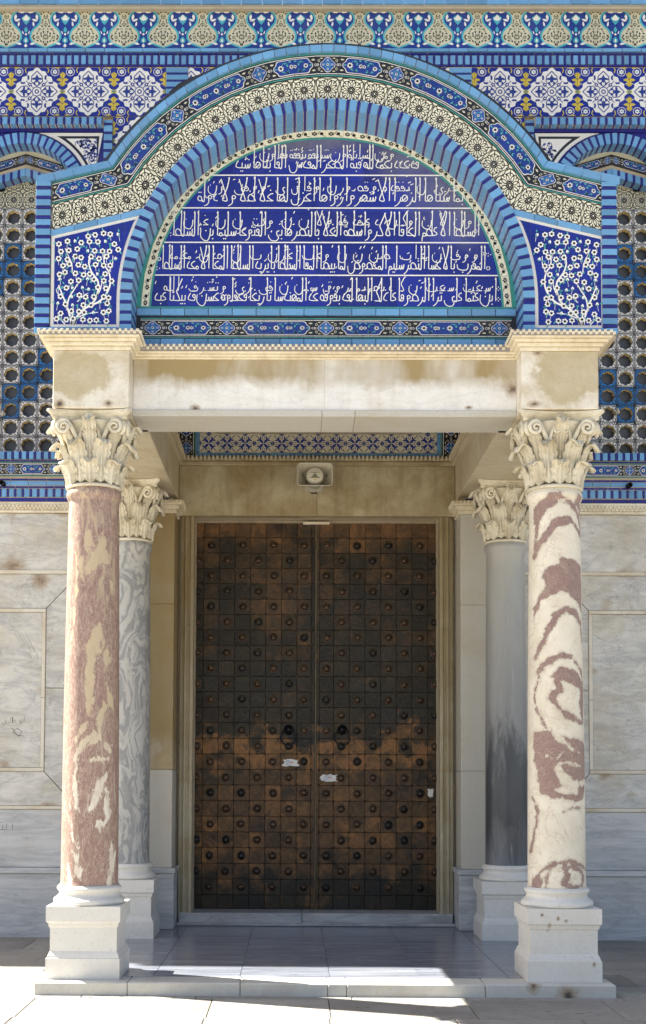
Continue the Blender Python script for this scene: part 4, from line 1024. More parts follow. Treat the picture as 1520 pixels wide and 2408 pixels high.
for a, c_, mt in ((-1.40, -.14, 0), (-.137, 1.40, 0)):
    b = MB(); b.box(a, c_, YL-.0, 3.70, .001, .126, 0, .012); b.build('threshold', 'threshold_marble', df)
b = MB(); b.box(-1.42, 1.42, YL-.05, YL-.001, .001, .03, 0, .006); b.build('threshold_foot', 'threshold_marble', df)
b = MB(); b.box(-.14, .14, 3.60, 3.65, 4.19, 4.212, 0, .003); b.build('latch_plate', 'cornice_stone', df)
# ------------------------------------------------------------------ porch superstructure
po = thing('entrance_porch', 'arched porch canopy faced in blue tile with a band of white inscription', 'porch', (0, 0, 4.35))
def PP(name, mb, mat, kind=None, par=None): return mb.build(name, mat, par or po, kind=kind)
Za = lambda y, Y=0.0: at(767, y, Y)[1]
ro = (at(1255, 720, 0)[0]-at(282, 720, 0)[0])/2; ri = (at(1227, 720, 0)[0]-at(308, 720, 0)[0])/2
CZ = Za(237)-ro; CX = 0.013
r_lat = Za(180)-CZ; r_cart = Za(125)-CZ; r_edge = Za(110)-CZ
zb_ = Za(787)
def line(p, q):
    (x0, z0), (x1, z1) = at(*p, 0), at(*q, 0); m = (z1-z0)/(x1-x0); return (x0, z0, m)
L3, L2, L1, L0 = line((86, 418), (250, 383)), line((127, 428), (262, 396)), line((127, 480), (300, 438)), line((123, 543), (328, 494))
LP = line((123, 557), (318, 511))
fl = lambda L, x: L[1]+(x-L[0])*L[2]
def meet(L, r):
    """left intersection of flare line and circle of radius r"""
    x = -r; best = None
    k = 0
    lo, hi = -2.2, -0.6; f = lambda x: math.hypot(x-CX, fl(L, x)-CZ)-r
    for i in range(400):
        a = lo+(hi-lo)*i/400; b = lo+(hi-lo)*(i+1)/400
        if f(a)*f(b) <= 0: return (a+b)/2, fl(L, (a+b)/2)
    return -1.5, fl(L, -1.5)
Q0, Q1, Q2, Q3 = meet(L0, ro), meet(L1, r_lat), meet(L2, r_cart), meet(L3, r_edge)
def pol(r, a): return (CX+r*math.sin(a), CZ+r*math.cos(a))     # a measured from the crown, + to the right
mir = lambda p: (2*CX-p[0], p[1])
def arc_tiles(name, r0, r1, P0, P1, amax, kinds, pats, par, Y=0.0, th=.014):
    """tiles from the crown out on both sides, last one ends on the mitre P0-P1 ; kinds = one kind per tile, first straddles the crown"""
    n = len(kinds)-1; st = amax/(n+.5); cache = {}
    for sd in (-1, 1):
        for i, kd in enumerate(kinds):
            if i == 0:
                if sd < 0: continue
                a0, a1 = -st/2, st/2
            else: a0, a1 = (i-.5)*st, (i+.5)*st
            if sd < 0: a0, a1 = -a1, -a0; kd = {'L': 'R', 'R': 'L'}.get(kd, kd)
            last = i == n
            key = (kd, last, sd if last else 0)
            am = (a0+a1)/2
            if not last:
                if kd not in cache:
                    h = st/2; q = [(-r0*math.sin(h), r0*math.cos(h)), (r0*math.sin(h), r0*math.cos(h)), (r1*math.sin(h), r1*math.cos(h)), (-r1*math.sin(h), r1*math.cos(h))]
                    cache[kd] = pat_mesh(name, pats[kd], q, 0, th)
                inst(name, cache[kd], par, Matrix.Translation((CX, Y+rng.uniform(-.001, .001), CZ)) @ Matrix.Rotation(am, 4, 'Y'))
            else:
                if sd < 0: q = [P0, pol(r0, a1), pol(r1, a1), P1]
                else: q = [pol(r0, a0), mir(P0), mir(P1), pol(r1, a0)]
                pat_tile(name, pats[kd], q, Y, par, th)
def flare_tiles(name, La, Lb, Pa, Pb, xend, kinds, wts, pats, par, Y=0.0, th=.014):
    tot = sum(wts); 
    for sd in (-1, 1):
        acc = 0
        for kd, w in zip(kinds, wts):
            t0, t1 = acc/tot, (acc+w)/tot; acc += w
            A = [(Pa[0]+(xend-Pa[0])*t, 0) for t in (t0, t1)]; B = [(Pb[0]+(xend-Pb[0])*t, 0) for t in (t0, t1)]
            A = [(x, fl(La, x)) for x, _ in A]; B = [(x, fl(Lb, x)) for x, _ in B]
            q = [A[1], A[0], B[0], B[1]]            # left half: travelling left
            k2 = {'L': 'R', 'R': 'L'}.get(kd, kd)
            if sd > 0: q = [mir(A[0]), mir(A[1]), mir(B[1]), mir(B[0])]; k2 = kd
            pat_tile(name, pats[k2], q, Y, par, th)
# backing
b = MB(); N = 72
for i in range(N):
    a0, a1 = -R(92)+R(184)*i/N, -R(92)+R(184)*(i+1)/N
    q = [pol(ri+.012, a0), pol(ri+.012, a1), pol(r_edge-.01, a1), pol(r_edge-.01, a0)]
    if abs((a0+a1)/2) < R(60): b.prism(q, .012, .46)
for sd in (-1, 1):
    q = [(-2.215, zb_-.02), (-ro+.008+CX, zb_-.02), (-ro+.008+CX, CZ)]
    for i in range(9):
        a = R(90)-R(32)*i/8; q.append((CX-(ro-.008)*math.sin(a), CZ+(ro-.008)*math.cos(a)))
    q += [Q1, Q2, (Q3[0]+.01, Q3[1]-.012), (-2.215, fl(L3, -2.215)-.012)]
    if sd > 0: q = [mir(p) for p in q][::-1]
    b.prism(q, .0135, .46)
PP('masonry_backing', b, 'grout')
# lattice, cartouche and edge courses
b = MB(); 
def arc_strip(r0, r1, y0, y1, amax, n=60):
    m = MB()
    for i in range(n):
        a0, a1 = -amax+2*amax*i/n, -amax+2*amax*(i+1)/n; m.prism([pol(r0, a0), pol(r0, a1), pol(r1, a1), pol(r1, a0)], y0, y1)
    return m
lat = PP('lattice_band', arc_strip(ro+.004, r_lat-.004, .0125, .03, R(57)), 'grout')
lp = {'A': p_lattice()}
amx = math.atan2(abs(Q1[0]-CX), Q1[1]-CZ)
arc_tiles('lattice_tile', ro+.001, r_lat-.004, Q0, Q1, amx, ['A']*10, lp, lat)
flare_tiles('lattice_tile', L0, L1, Q0, Q1, at(122, 500, 0)[0], 'AAAA', (1, 1, 1, 1), lp, lat)
ct = PP('cartouche_band', arc_strip(r_lat, r_cart, .0125, .03, R(57)), 'grout')
cp_ = {k: p_cart(k) for k in 'QLMR'}
amx = math.atan2(abs(Q2[0]-CX), Q2[1]-CZ)
arc_tiles('border_tile', r_lat, r_cart-.002, Q1, Q2, amx, ['Q', 'L', 'R', 'Q', 'L', 'M', 'R', 'Q', 'L', 'M', 'R'], cp_, ct, -.004)
flare_tiles('border_tile', L1, L2, Q1, Q2, at(124, 450, 0)[0], 'QLR', (1.15, 1, 1), cp_, ct, -.004)
ed = PP('edge_course', arc_strip(r_cart+.003, r_edge-.003, -.01, .03, R(57)), 'grout')
amx = math.atan2(abs(Q3[0]-CX), Q3[1]-CZ); nb = 43; gp = .003
amq = math.atan2(abs(Q2[0]-CX), Q2[1]-CZ)
for i in range(nb):
    f0, f1 = -1+2*i/nb, -1+2*(i+1)/nb
    bb = MB(); g0 = gp/r_edge
    q = [pol(r_cart, amq*f0+g0), pol(r_cart, amq*f1-g0), pol(r_edge, amx*f1-g0), pol(r_edge, amx*f0+g0)]; bb.prism(q, -.03+rng.uniform(-.002, .002), .05); bb.build('glazed_brick', LB, ed)
for sd in (-1, 1):
    for i in range(4):
        xa0 = Q3[0]+(at(86, 418, 0)[0]-Q3[0])*i/4; xa1 = Q3[0]+(at(86, 418, 0)[0]-Q3[0])*(i+1)/4
        xb0 = Q2[0]+(at(88, 440, 0)[0]-Q2[0])*i/4; xb1 = Q2[0]+(at(88, 440, 0)[0]-Q2[0])*(i+1)/4
        q = [(xb1+gp/2, fl(L2, xb1)+.002), (xb0-gp/2, fl(L2, xb0)+.002), (xa0-gp/2, fl(L3, xa0)), (xa1+gp/2, fl(L3, xa1))]
        if sd > 0: q = [mir(p) for p in q][::-1]
        bb = MB(); bb.prism(q, -.03+rng.uniform(-.002, .002), .2); bb.build('glazed_brick', LB, ed)
# pier borders and tree panels
xo, xo2 = abs(at(84, 600, 0)[0]), abs(at(120, 600, 0)[0])
TP = []
for s in (-1, 1):
    lo, hi = sorted((s*xo, s*xo2)); zt = fl(L2, -xo2)-.0
    b = MB(); b.box(lo+.003, hi-.003, -.012, .012, zb_, zt-.01); pb = PP('pier_border', b, 'grout')
    brick_run(pb, Za(772), zt, lo, hi, -.03, [(CB, .0255), (LB, .052)], axis='z', back=.04, jit=.03, stuff=None)
    if True:
        # the base course
        lo2, hi2 = sorted((s*xo, s*(ro+.0))); brick_run(pb, lo2, hi2, zb_, Za(772), -.028, [(LB, .185)], back=.04)
        # row over the tree panel
        for i in range(4):
            x0 = -xo2+(Q0[0]+xo2)*i/4; x1 = -xo2+(Q0[0]+xo2)*(i+1)/4
            q = [(x0+.0015, fl(LP, x0)), (x1-.0015, fl(LP, x1)), (x1-.0015, fl(L0, x1)-.003), (x0+.0015, fl(L0, x0)-.003)]
            if s > 0: q = [mir(p) for p in q][::-1]
            bb = MB(); bb.prism(q, -.022+rng.uniform(-.001, .002), .012); bb.build('glazed_brick', LB, pb)
    # tree panel
    XLp = -xo2+.006
    def xr(z): return CX-(math.sqrt(max(0, ro*ro-(z-CZ)**2)) if z > CZ else ro)-.004
    zbp = Za(773)
    def outline(k):
        z0 = zbp+k; x0 = XLp+k; pts = [(x0, z0)]; n = 14
        # right edge climbs to where it meets the top line
        zt = z0; zz = z0; pts2 = []
        while zz < fl(LP, xr(zz)-k)-k: pts2.append((xr(zz)-k, zz)); zz += .03
        xe = xr(zz)-k; pts2.append((xe, min(zz, fl(LP, xe)-k)))
        return pts+pts2+[(x0, fl(LP, x0)-k)]
    m_ = (lambda P: P) if s < 0 else (lambda P: [mir(p) for p in P][::-1])
    b = MB(); b.prism(m_(outline(.0)), -.012, .014); tp = PP('tree_panel', b, 'white_glaze')
    inner = outline(.026); xs_ = [XLp-.01, XLp+.178, XLp+.372, XLp+.566, XLp+.85]; zs = [zbp-.1, zbp+.175, zbp+.372, zbp+.567, zbp+.765, zbp+1.0]
    for a, c_ in zip(xs_, xs_[1:]):
        for z0, z1 in zip(zs, zs[1:]):
            q = clip_poly(inner, rect(a+.0007, c_-.0007, z0+.0007, z1-.0007))
            if len(q) > 2: bb = MB(); bb.prism(m_(q), -.0165, -.005); bb.build('panel_tile', 'panel_blue', tp)
    # blossom tree (coordinates in metres from the lower left inner corner of the left panel)
    W0, Z0 = XLp+.026, zbp+.026
    def loc(u, v): return (W0+u*.0029, Z0+v*.00292)        # u, v in plate pixels
    br = [([(48, 0), (44, 20), (36, 45), (24, 75), (12, 105)], 4.5), ([(36, 45), (40, 70), (55, 95), (62, 108)], 3.2), ([(48, 0), (50, 25), (52, 50)], 3.5),
          ([(56, 0), (64, 22), (80, 40), (98, 52), (112, 70), (118, 95), (116, 118), (100, 140), (92, 165), (96, 190)], 5), ([(98, 52), (120, 60), (140, 82), (150, 110), (146, 140), (134, 160), (132, 190)], 4.2),
          ([(112, 70), (124, 95), (128, 115)], 2.8), ([(56, 0), (66, 18), (90, 28), (118, 32)], 3), ([(30, 0), (18, 14), (10, 24)], 2.6), ([(48, 140), (46, 165), (34, 190), (28, 205)], 2), ([(146, 140), (156, 165), (160, 185)], 2.4),
          ([(24, 75), (10, 82), (6, 95)], 2), ([(70, 100), (84, 118), (96, 140)], 0), ([(80, 40), (60, 60), (76, 92)], 0), ([(62, 60), (78, 76), (92, 84)], 2.0)]
    Pt = Pat()
    for pts, w in br:
        if w == 0: continue
        sm = []
        for i in range(len(pts)-1):
            p0 = pts[max(i-1, 0)]; p1 = pts[i]; p2 = pts[i+1]; p3 = pts[min(i+2, len(pts)-1)]
            for t in (0, .33, .66): sm.append(tuple(.5*(2*p1[k]+(p2[k]-p0[k])*t+(2*p0[k]-5*p1[k]+4*p2[k]-p3[k])*t*t+(3*p1[k]-p0[k]-3*p2[k]+p3[k])*t**3) for k in (0, 1)))
        sm.append(pts[-1]); sm = [(min(u, 156), v) for u, v in sm]
        Pt.stroke('letter_white', 1, [loc(*p) for p in sm], w*.0040, False, .5)
    r3 = random.Random(21); fls = []
    for row in range(12):
        for col in range(8):
            u = 11+col*21.5+(10 if row % 2 else 0)+r3.uniform(-4.5, 4.5); v = 12+row*20.8+r3.uniform(-4.5, 4.5); x, z = loc(u, v)
            if x > xr(z)-.052 or z > fl(LP, x)-.06: continue
            fls.append((x, z))
    for i, (x, z) in enumerate(fls):
        kd = r3.random()
        if kd < .74:
            a0 = r3.random()*60
            for k in range(6): a = R(a0+60*k); Pt.disc('letter_white', 2, x+.0155*math.cos(a), z+.0155*math.sin(a), .0085, 7)
            Pt.disc('black_glaze', 3, x, z, .0105, 7)
        else:
            Pt.leaf('letter_white', 2, x, z-.01, 90+r3.uniform(-30, 30), .032, .024); Pt.leaf('leaf_teal', 3, x, z-.012, 90, .018, .014)
        a = r3.random()*360; Pt.leaf('leaf_teal', 2, x+.02*math.cos(R(a)), z+.02*math.sin(R(a)), a+r3.uniform(-40, 40), .028, .011)
        if r3.random() < .55: Pt.stroke('letter_white', 1, [(x, z), (x+r3.uniform(-.014, .014), z-.05)], .003)
    bm_ = MB(); mats = ['letter_white', 'black_glaze', 'leaf_teal']
    for m, l, pts in Pt.p:
        pts = [(x, z) for x, z in pts]
        if s > 0: pts = [mir(p) for p in pts]
        bm_.add([(x, -.0165-.0012*l, z) for x, z in pts], [tuple(range(len(pts)))], mats.index(m))
    bm_.build('blossom_tree', mats, tp)
# ring of voussoirs, face and soffit
Yt = .28
b = MB(); N = 60
for i in range(N):
    a0, a1 = -R(90)+R(180)*i/N, -R(90)+R(180)*(i+1)/N; b.prism([pol(ri+.005, a0), pol(ri+.005, a1), pol(ro-.004, a1), pol(ro-.004, a0)], -.02, Yt)
for s in (-1, 1): lo, hi = sorted((s*(ri+.005)+CX, s*(ro-.004)+CX)); b.box(lo, hi, -.02, Yt, zb_, CZ)
rg = PP('arch_ring', b, 'grout')
st = R(180)/58; fr = .71; slim = MB()
def vous(q, mat, dark=False):
    bb = MB(); y0 = -.034+rng.uniform(-.0025, .002); bb.prism(q, y0, Yt-.002); bb.build('voussoir_brick' if not dark else 'cobalt_voussoir', mat, rg)
for i in range(58):
    a0 = -R(90)+i*st; g0 = .0028/ri
    vous([pol(ri, a0+g0), pol(ri, a0+st*fr-g0), pol(ro, a0+st*fr-g0), pol(ro, a0+g0)], LB)
    vous([pol(ri+.002, a0+st*fr+g0), pol(ri+.002, a0+st-g0), pol(ro, a0+st-g0), pol(ro, a0+st*fr+g0)], CB, True)
for s in (-1, 1):
    z = CZ; i = 0; lo, hi = sorted((s*ri+CX, s*ro+CX))
    while z > zb_+.005:
        h = (.0245, .056)[i % 2]; z0 = max(z-h, zb_); vous(rect(lo, hi, z0+.0015, z-.0015), (CB, LB)[i % 2], i % 2 == 0); z = z0; i += 1

# ---- tympanum
c2 = at(764, 745, Yt)[1]; rt = at(764, 301, Yt)[1]-c2; tx = .014
rx_ = (at(1200, 722, Yt)[0]-at(325, 722, Yt)[0])/2; rx_ += .012; EX = 2/2.12; pt = (at(1100, 600, Yt)[0]-at(400, 600, Yt)[0])/700
def TE(dr, a):
    s_, c_ = math.sin(a), math.cos(a); return (tx+(rx_-dr)*math.copysign(abs(s_)**EX, s_), c2+(rt-dr)*math.copysign(abs(c_)**EX, c_))
z723 = at(764, 722.5, Yt)[1]
b = MB(); b.prism([(x, z) for x, z in [TE(-.06, R(-96+192*i/48)) for i in range(49)]]+[(tx+rx_, zb_-.1), (tx-rx_, zb_-.1)], Yt+.004, Yt+.17); ty = PP('tympanum', b, 'grout')
a_end = math.acos(((z723-c2)/rt)**(1/EX))
N = 40; bg = MB(); bc = MB(); bf = MB()
for i in range(N):
    a0, a1 = -a_end+2*a_end*i/N, -a_end+2*a_end*(i+1)/N
    bg.prism([TE(.014, a0), TE(.014, a1), TE(-.03, a1), TE(-.03, a0)], Yt-.008, Yt+.01)
    bg.prism([TE(.096, a0), TE(.096, a1), TE(.08, a1), TE(.08, a0)], Yt-.008, Yt+.01)
bg.build('green_moulding', 'green_glaze', ty)
nt = 19
for i in range(nt):
    a0, a1 = -a_end+2*a_end*i/nt, -a_end+2*a_end*(i+1)/nt; P = Pat(2.9, 1, 'cream_glaze')
    for k in (0, 1):
        x = .73+1.45*k
        P.flower('black_glaze', 'aged_cream_glaze', 1, x-.35, .5, .30, 6, .3); P.leaf('black_glaze', 1, x+.12, .36, 60, .42, .2); P.leaf('black_glaze', 1, x+.42, .66, 240, .42, .2)
        P.stroke('black_glaze', 1, [(x-.05, .5), (x+.1, .8), (x+.3, .62), (x+.4, .25), (x+.62, .2)], .07)
    q = [TE(.08, a0), TE(.08, a1), TE(.014, a1), TE(.014, a0)]
    pat_tile('floral_border_tile', P, q, Yt-.004, ty)
field = [TE(.096, -a_end+2*a_end*i/56) for i in range(57)][::-1]
field = [(field[-1][0], z723)]+[(field[0][0], z723)]+field[0:] if False else field
hw = max(p[0] for p in field)
# counter-clockwise convex field polygon
field = [p for p in field]
ar_ = sum(field[i-1][0]*field[i][1]-field[i][0]*field[i-1][1] for i in range(len(field)))
if ar_ < 0: field = field[::-1]
rows_y = [722.5, 652, 577, 502, 427, 352, 280]; tw = 77*pt
for r_ in range(6):
    z0, z1 = at(764, rows_y[r_], Yt)[1], at(764, rows_y[r_+1], Yt)[1]; off = (0.2, .72, .2, .72, .2, .5)[r_]
    for k in range(-8, 8):
        x0 = (k+off)*tw; q = clip_poly(rect(x0+.0008, x0+tw-.0008, z0+.0008, z1-.0008), field)
        if len(q) > 2: bb = MB(); bb.prism(q, Yt-.006+rng.uniform(-.0008, .0008), Yt+.006); bb.build('inscription_tile', 'inscription_blue', ty)
ln = MB()
for yy in (648, 571, 490, 413):
    z = at(764, yy, Yt)[1]; hx = rx_*max(0, 1-((z-c2)/rt)**2.12)**(1/2.12)-.10; ln.box(tx-hx, tx+hx, Yt-.0095, Yt-.006, z-.0055, z+.0035)
ln.build('ruling_line', 'letter_white', ty)
lines = [  # lower tier, upper tier, x range, y of baseline, y of top (plate)
    ('قد جدد بحمد لله قبة الصخر المقدس الفا بناها شيد', 'و من السابلة و ن شريفة بنفقة ئها و ن', 552, 985, 396, 341),
    ('بما سناها الزهرا الاشهر وارواها اجزل لها خلا ظلا ولا دولة', 'خرى ن يفقد ه و قصور ن و فاق ى و و فى و ن', 462, 1090, 474, 417),
    ('السلطا الاعظم الخاقا الاكر واسطة الخلا بالنصر هابى الفتوحا سليما بن السلطا', 'و ن لا ن و كن د عقد فة و لا ن ن و ت ن ن خا ن', 403, 1128, 555, 497),
    ('المغرب بالاحسا النصر سليم المخصوص لما بيضا المفا السلطا بايزيد السلطا المجا الامجد السلطا', 'و و ف ن خا ب صن ن ن و جب خر ن ب ن هد ن محمد', 378, 1142, 633, 577),
    ('ابن عثما على ترا الرضو فاعا ذلك البها لقد بفوقه حذ المهندسا تاريخا فجعلوه حسن قد بيكنا عبد', 'سحت سحب ن ك د بهم يم مر و ق سين ن فى زى و تشرف الله', 362, 1168, 708, 652)]
# pen-drawn script: u runs leftwards from the right margin, v upwards, line height 1, baseline .14
def smooth(pts, k=4):
    if len(pts) < 3: return pts
    out = []
    for i in range(len(pts)-1):
        p0 = pts[max(i-1, 0)]; p1 = pts[i]; p2 = pts[i+1]; p3 = pts[min(i+2, len(pts)-1)]
        for j in range(k):
            t = j/k; out.append(tuple(.5*(2*p1[c]+(p2[c]-p0[c])*t+(2*p0[c]-5*p1[c]+4*p2[c]-p3[c])*t*t+(3*p1[c]-p0[c]-3*p2[c]+p3[c])*t**3) for c in (0, 1)))
    return out+[pts[-1]]
B = .14
def ringp(u, v, r, ry=None): ry = ry or r; return [(u+r*math.cos(R(a)), v+ry*math.sin(R(a))) for a in range(0, 361, 45)]
DOTS = {'ب': (1, -1), 'ت': (2, 1), 'ث': (3, 1), 'ن': (1, 1), 'ي': (2, -1), 'ئ': (0, 1), 'ج': (1, -1), 'خ': (1, 1), 'ش': (3, 1), 'ض': (1, 1), 'ظ': (1, 1), 'غ': (1, 1), 'ف': (1, 1), 'ق': (2, 1), 'ذ': (1, 1), 'ز': (1, 1), 'ة': (2, 1)}
def glyph(ch, jp, jn):
    """strokes, advance, dot anchor"""
    S = []; base = {'ت': 'ب', 'ث': 'ب', 'ئ': 'ي', 'ح': 'ج', 'خ': 'ج', 'ش': 'س', 'ض': 'ص', 'ظ': 'ط', 'غ': 'ع', 'ق': 'ف', 'ذ': 'د', 'ز': 'ر', 'أ': 'ا', 'إ': 'ا', 'ؤ': 'و', 'ى': 'ي'}.get(ch, ch)
    if base == 'ا': S.append([(.035, .90), (.02, .97), (.022, .60), (.03, B)]); ad = .085; an = (.03, .98)
    elif base == 'ل':
        if jn: S.append([(.03, .90), (.015, .97), (.02, .6), (.03, B), (.09, B-.01)]); ad = .085
        else: S.append([(.02, .90), (.005, .97), (.01, .5), (.03, .08), (.10, .0), (.18, .05), (.20, .20)]); ad = .22
        an = (.05, .6)
    elif base in 'بنيس' and jn:
        if base == 'س': S.append([(0, .30), (.02, B+.02), (.055, B), (.065, .27), (.085, B), (.125, B), (.135, .27), (.155, B), (.22, B)]); ad = .21; an = (.09, .42)
        else: S.append([(.02, .33), (.025, B+.03), (.05, B), (.10, B)]); ad = .095; an = (.03, .40)
    elif base == 'ب': S.append([(0, .33), (.01, .17), (.08, .10), (.22, .10), (.33, .16), (.35, .30)]); ad = .37; an = (.17, .30)
    elif base == 'ن': S.append([(.0, .38), (.015, .14), (.08, -.04), (.19, -.03), (.28, .12), (.27, .36)]); ad = .27; an = (.13, .28)
    elif base == 'ي': S.append([(.0, .30), (.07, .26), (.06, .14), (.02, .06), (.08, -.05), (.22, -.04), (.30, .08), (.30, .16)]); ad = .32; an = (.14, .12)
    elif base == 'س': S.append([(0, .30), (.02, B), (.06, .27), (.08, B), (.13, .27), (.15, .08), (.22, -.04), (.33, -.0), (.37, .24)]); ad = .39; an = (.09, .42)
    elif base == 'ص':
        S.append([(0, B), (.04, .30), (.12, .36), (.18, .27), (.14, B), (.0, B)])
        S.append([(.17, .24), (.19, B), (.25, B)] if jn else [(.17, .24), (.20, .05), (.28, -.04), (.38, .02), (.40, .24)]); ad = .24 if jn else .42; an = (.10, .46)
    elif base == 'ط': S.append([(0, B), (.05, .30), (.13, .36), (.18, .26), (.14, B), (.0, B)]); S.append([(.03, .92), (.01, .97), (.03, B+.03)]); S.append([(.12, B), (.22, B)]) ; ad = .20; an = (.13, .46)
    elif base == 'ع':
        if jp and jn: S.append([(0, B), (.03, .30), (.08, .34), (.10, .28), (.05, .20), (.04, B), (.14, B)]); ad = .13
        elif jn: S.append([(.02, .42), (.08, .40), (.11, .30), (.04, .24), (.03, .17), (.14, B)]); ad = .14
        else: S.append([(.02, .36), (.09, .36), (.08, .24), (.03, .18), (.0, .06), (.08, -.06), (.22, -.05)]); ad = .2
        an = (.06, .52)
    elif base == 'ج':
        if jn: S.append([(.0, .40), (.06, .38), (.13, .28), (.04, .17), (.0, B), (.16, B)]); ad = .155; an = (.06, .03 if ch == 'ج' else .5)
        else: S.append([(.02, .36), (.08, .38), (.16, .30), (.04, .18), (.0, .04), (.10, -.07), (.26, -.03)]); ad = .2; an = (.12, .08 if ch == 'ج' else .5)
    elif base == 'د': S.append([(.03, .40), (.09, .28), (.09, .17), (.0, B)]); ad = .12; an = (.05, .5)
    elif base == 'ر': S.append([(.01, .28), (.03, .15), (.09, .02), (.17, -.05)]); ad = .11; an = (.04, .40)
    elif base == 'و': S.append(ringp(.05, .27, .042, .06)); S.append([(.09, .26), (.08, .10), (.12, .01), (.19, -.04)]); ad = .14; an = (.05, .5)
    elif base == 'م': S.append(ringp(.045, .17, .04, .055)); S.append([(.07, .14), (.12, B)] if jn else [(.08, .14), (.10, .05), (.11, -.07)]); ad = .11; an = (.04, .4)
    elif base == 'ه':
        if jn: S.append(ringp(.07, .24, .065, .11)); S.append([(.01, .30), (.07, .22), (.13, B), (.17, B)]); ad = .155
        else: S.append([(0, B), (.02, .30), (.08, .34), (.11, .22), (.05, B), (.0, .19)]); ad = .13
        an = (.05, .5)
    elif base == 'ة': S.append([(0, B), (.02, .28), (.08, .30), (.10, .20), (.05, B), (.0, .17)]); ad = .12; an = (.05, .42)
    elif base == 'ف':
        S.append(ringp(.045, .30, .038, .055))
        if jn: S.append([(.01, .28), (.03, B), (.11, B)]); ad = .11
        elif ch == 'ق': S.append([(.08, .28), (.07, .08), (.13, -.04), (.24, .0), (.27, .22)]); ad = .28
        else: S.append([(.01, .28), (.02, .14), (.10, .10), (.24, .10), (.33, .22)]); ad = .34
        an = (.05, .46)
    elif base == 'ك': S.append([(-.08, .93), (.03, .62), (.08, .46), (.03, .30), (.0, B), (.14, B)]); ad = .15; an = (.1, .6)
    elif base == 'لا': S.append([(.02, .92), (.0, .97), (.05, .62), (.16, .22), (.12, B), (.06, B), (.06, .24), (.20, .92)]); ad = .23; an = (.1, .6)
    else: return [], .06, (0, 0)
    if jp: S.append([(-.03, B), (.02, B)])
    return S, ad, an
def write_line(t):
    u = 0; S = []; i = 0; prev = False; dots = []
    while i < len(t):
        ch = t[i]
        if ch == ' ': u += .028; prev = False; i += 1; continue
        if ch == 'ل' and i+1 < len(t) and t[i+1] in 'اأإ': st, ad, an = glyph('لا', prev, False); step = 2; jn = False
        else:
            jn = _A[ch][1] == 4 and i+1 < len(t) and t[i+1] in _A; st, ad, an = glyph(ch, prev, jn); step = 1
            if ch in DOTS and DOTS[ch][0]:
                n, sg = DOTS[ch]; v = an[1]+.02 if sg > 0 else min(.02, an[1]-.2)
                for k in range(n): dots.append((u+an[0]+(k-(n-1)/2)*.05, v+(.03 if k == 1 and n == 3 else 0)))
        S += [([(u+a, b) for a, b in s]) for s in st]; u += ad+(0 if jn else .022); prev = jn; i += step
    return S, dots, u
lead = MB()
for li, (lo_t, up_t, xa, xb, yb, yt_) in enumerate(lines):
    x0, x1 = at(xa, yb, Yt)[0], at(xb, yb, Yt)[0]; zb0, zt0 = at(764, yb+9, Yt)[1], at(764, yt_, Yt)[1]; H = zt0-zb0; P = Pat(); r3 = random.Random(li+5)
    S, dots, U = write_line(lo_t); k = (x1-x0)/U
    for s_ in S:
        q = [(x1-u*k, zb0+v*H) for u, v in smooth(s_)]; tall = max(v for _, v in s_) > .8
        P.stroke('x', 1, q, H*(.040 if tall else .036), False, .25)
    for u, v in dots: x, z = x1-u*k, zb0+v*H; d = H*.028; P.poly('x', 1, [(x-d, z), (x, z-d), (x+d, z), (x, z+d)])
    S, dots, U = write_line(up_t); ins = (.20 if li == 0 else .05); k2 = (x1-x0-2*ins)/U; kk = min(k2, k*.8)
    for s_ in S:
        q = [(x1-ins-u*k2, zb0+H*(.40+min(v*.74, .60))) for u, v in smooth(s_)]
        if kk < k2*.85: c0 = q[0][0]; q = [(c0+(x-c0)*.62, z) for x, z in q]
        P.stroke('x', 2, q, H*.034, False, .3)
    for u, v in dots: x, z = x1-ins-u*k2, zb0+H*(.52+min(v*.6, .46)); d = H*.022; P.poly('x', 2, [(x-d, z), (x, z-d), (x+d, z), (x, z+d)])
    for q_ in range(48):
        x = x0+r3.random()*(x1-x0); z = zb0+H*r3.uniform(.12, .92); a = r3.choice((62, 70, 62, 25)); ln_ = H*r3.uniform(.07, .12); P.stroke('x', 3, [(x, z), (x+ln_*math.cos(R(a)), z+ln_*math.sin(R(a)))], H*.03)
    mb = MB()
    for i_, (_, l, pp) in enumerate(P.p): mb.add([(u, Yt-.0085-.0006*l-.00001*(i_ % 40), v) for u, v in pp], [tuple(range(len(pp)))])
    mb.build('inscription_line', 'letter_white', ty, kind='stuff')
# small marks at both ends of the lines
b = MB(); P = Pat()
for x, y, n in ((404, 552, 3), (1118, 545, 6), (372, 632, 3), (375, 610, 8), (1148, 632, 7), (1150, 600, 3), (1172, 680, 4), (1172, 705, 4), (1140, 598, 5)):
    X, Z = at(x, y, Yt)
    for k in range(n): P.disc('x', 1, X+.013*math.cos(2*math.pi*k/n), Z+.013*math.sin(2*math.pi*k/n), .0048, 6)
for _, _, pp in P.p: b.add([(u, Yt-.010, v) for u, v in pp], [tuple(range(len(pp)))])
b.build('small_ornament', 'letter_white', ty, kind='stuff')
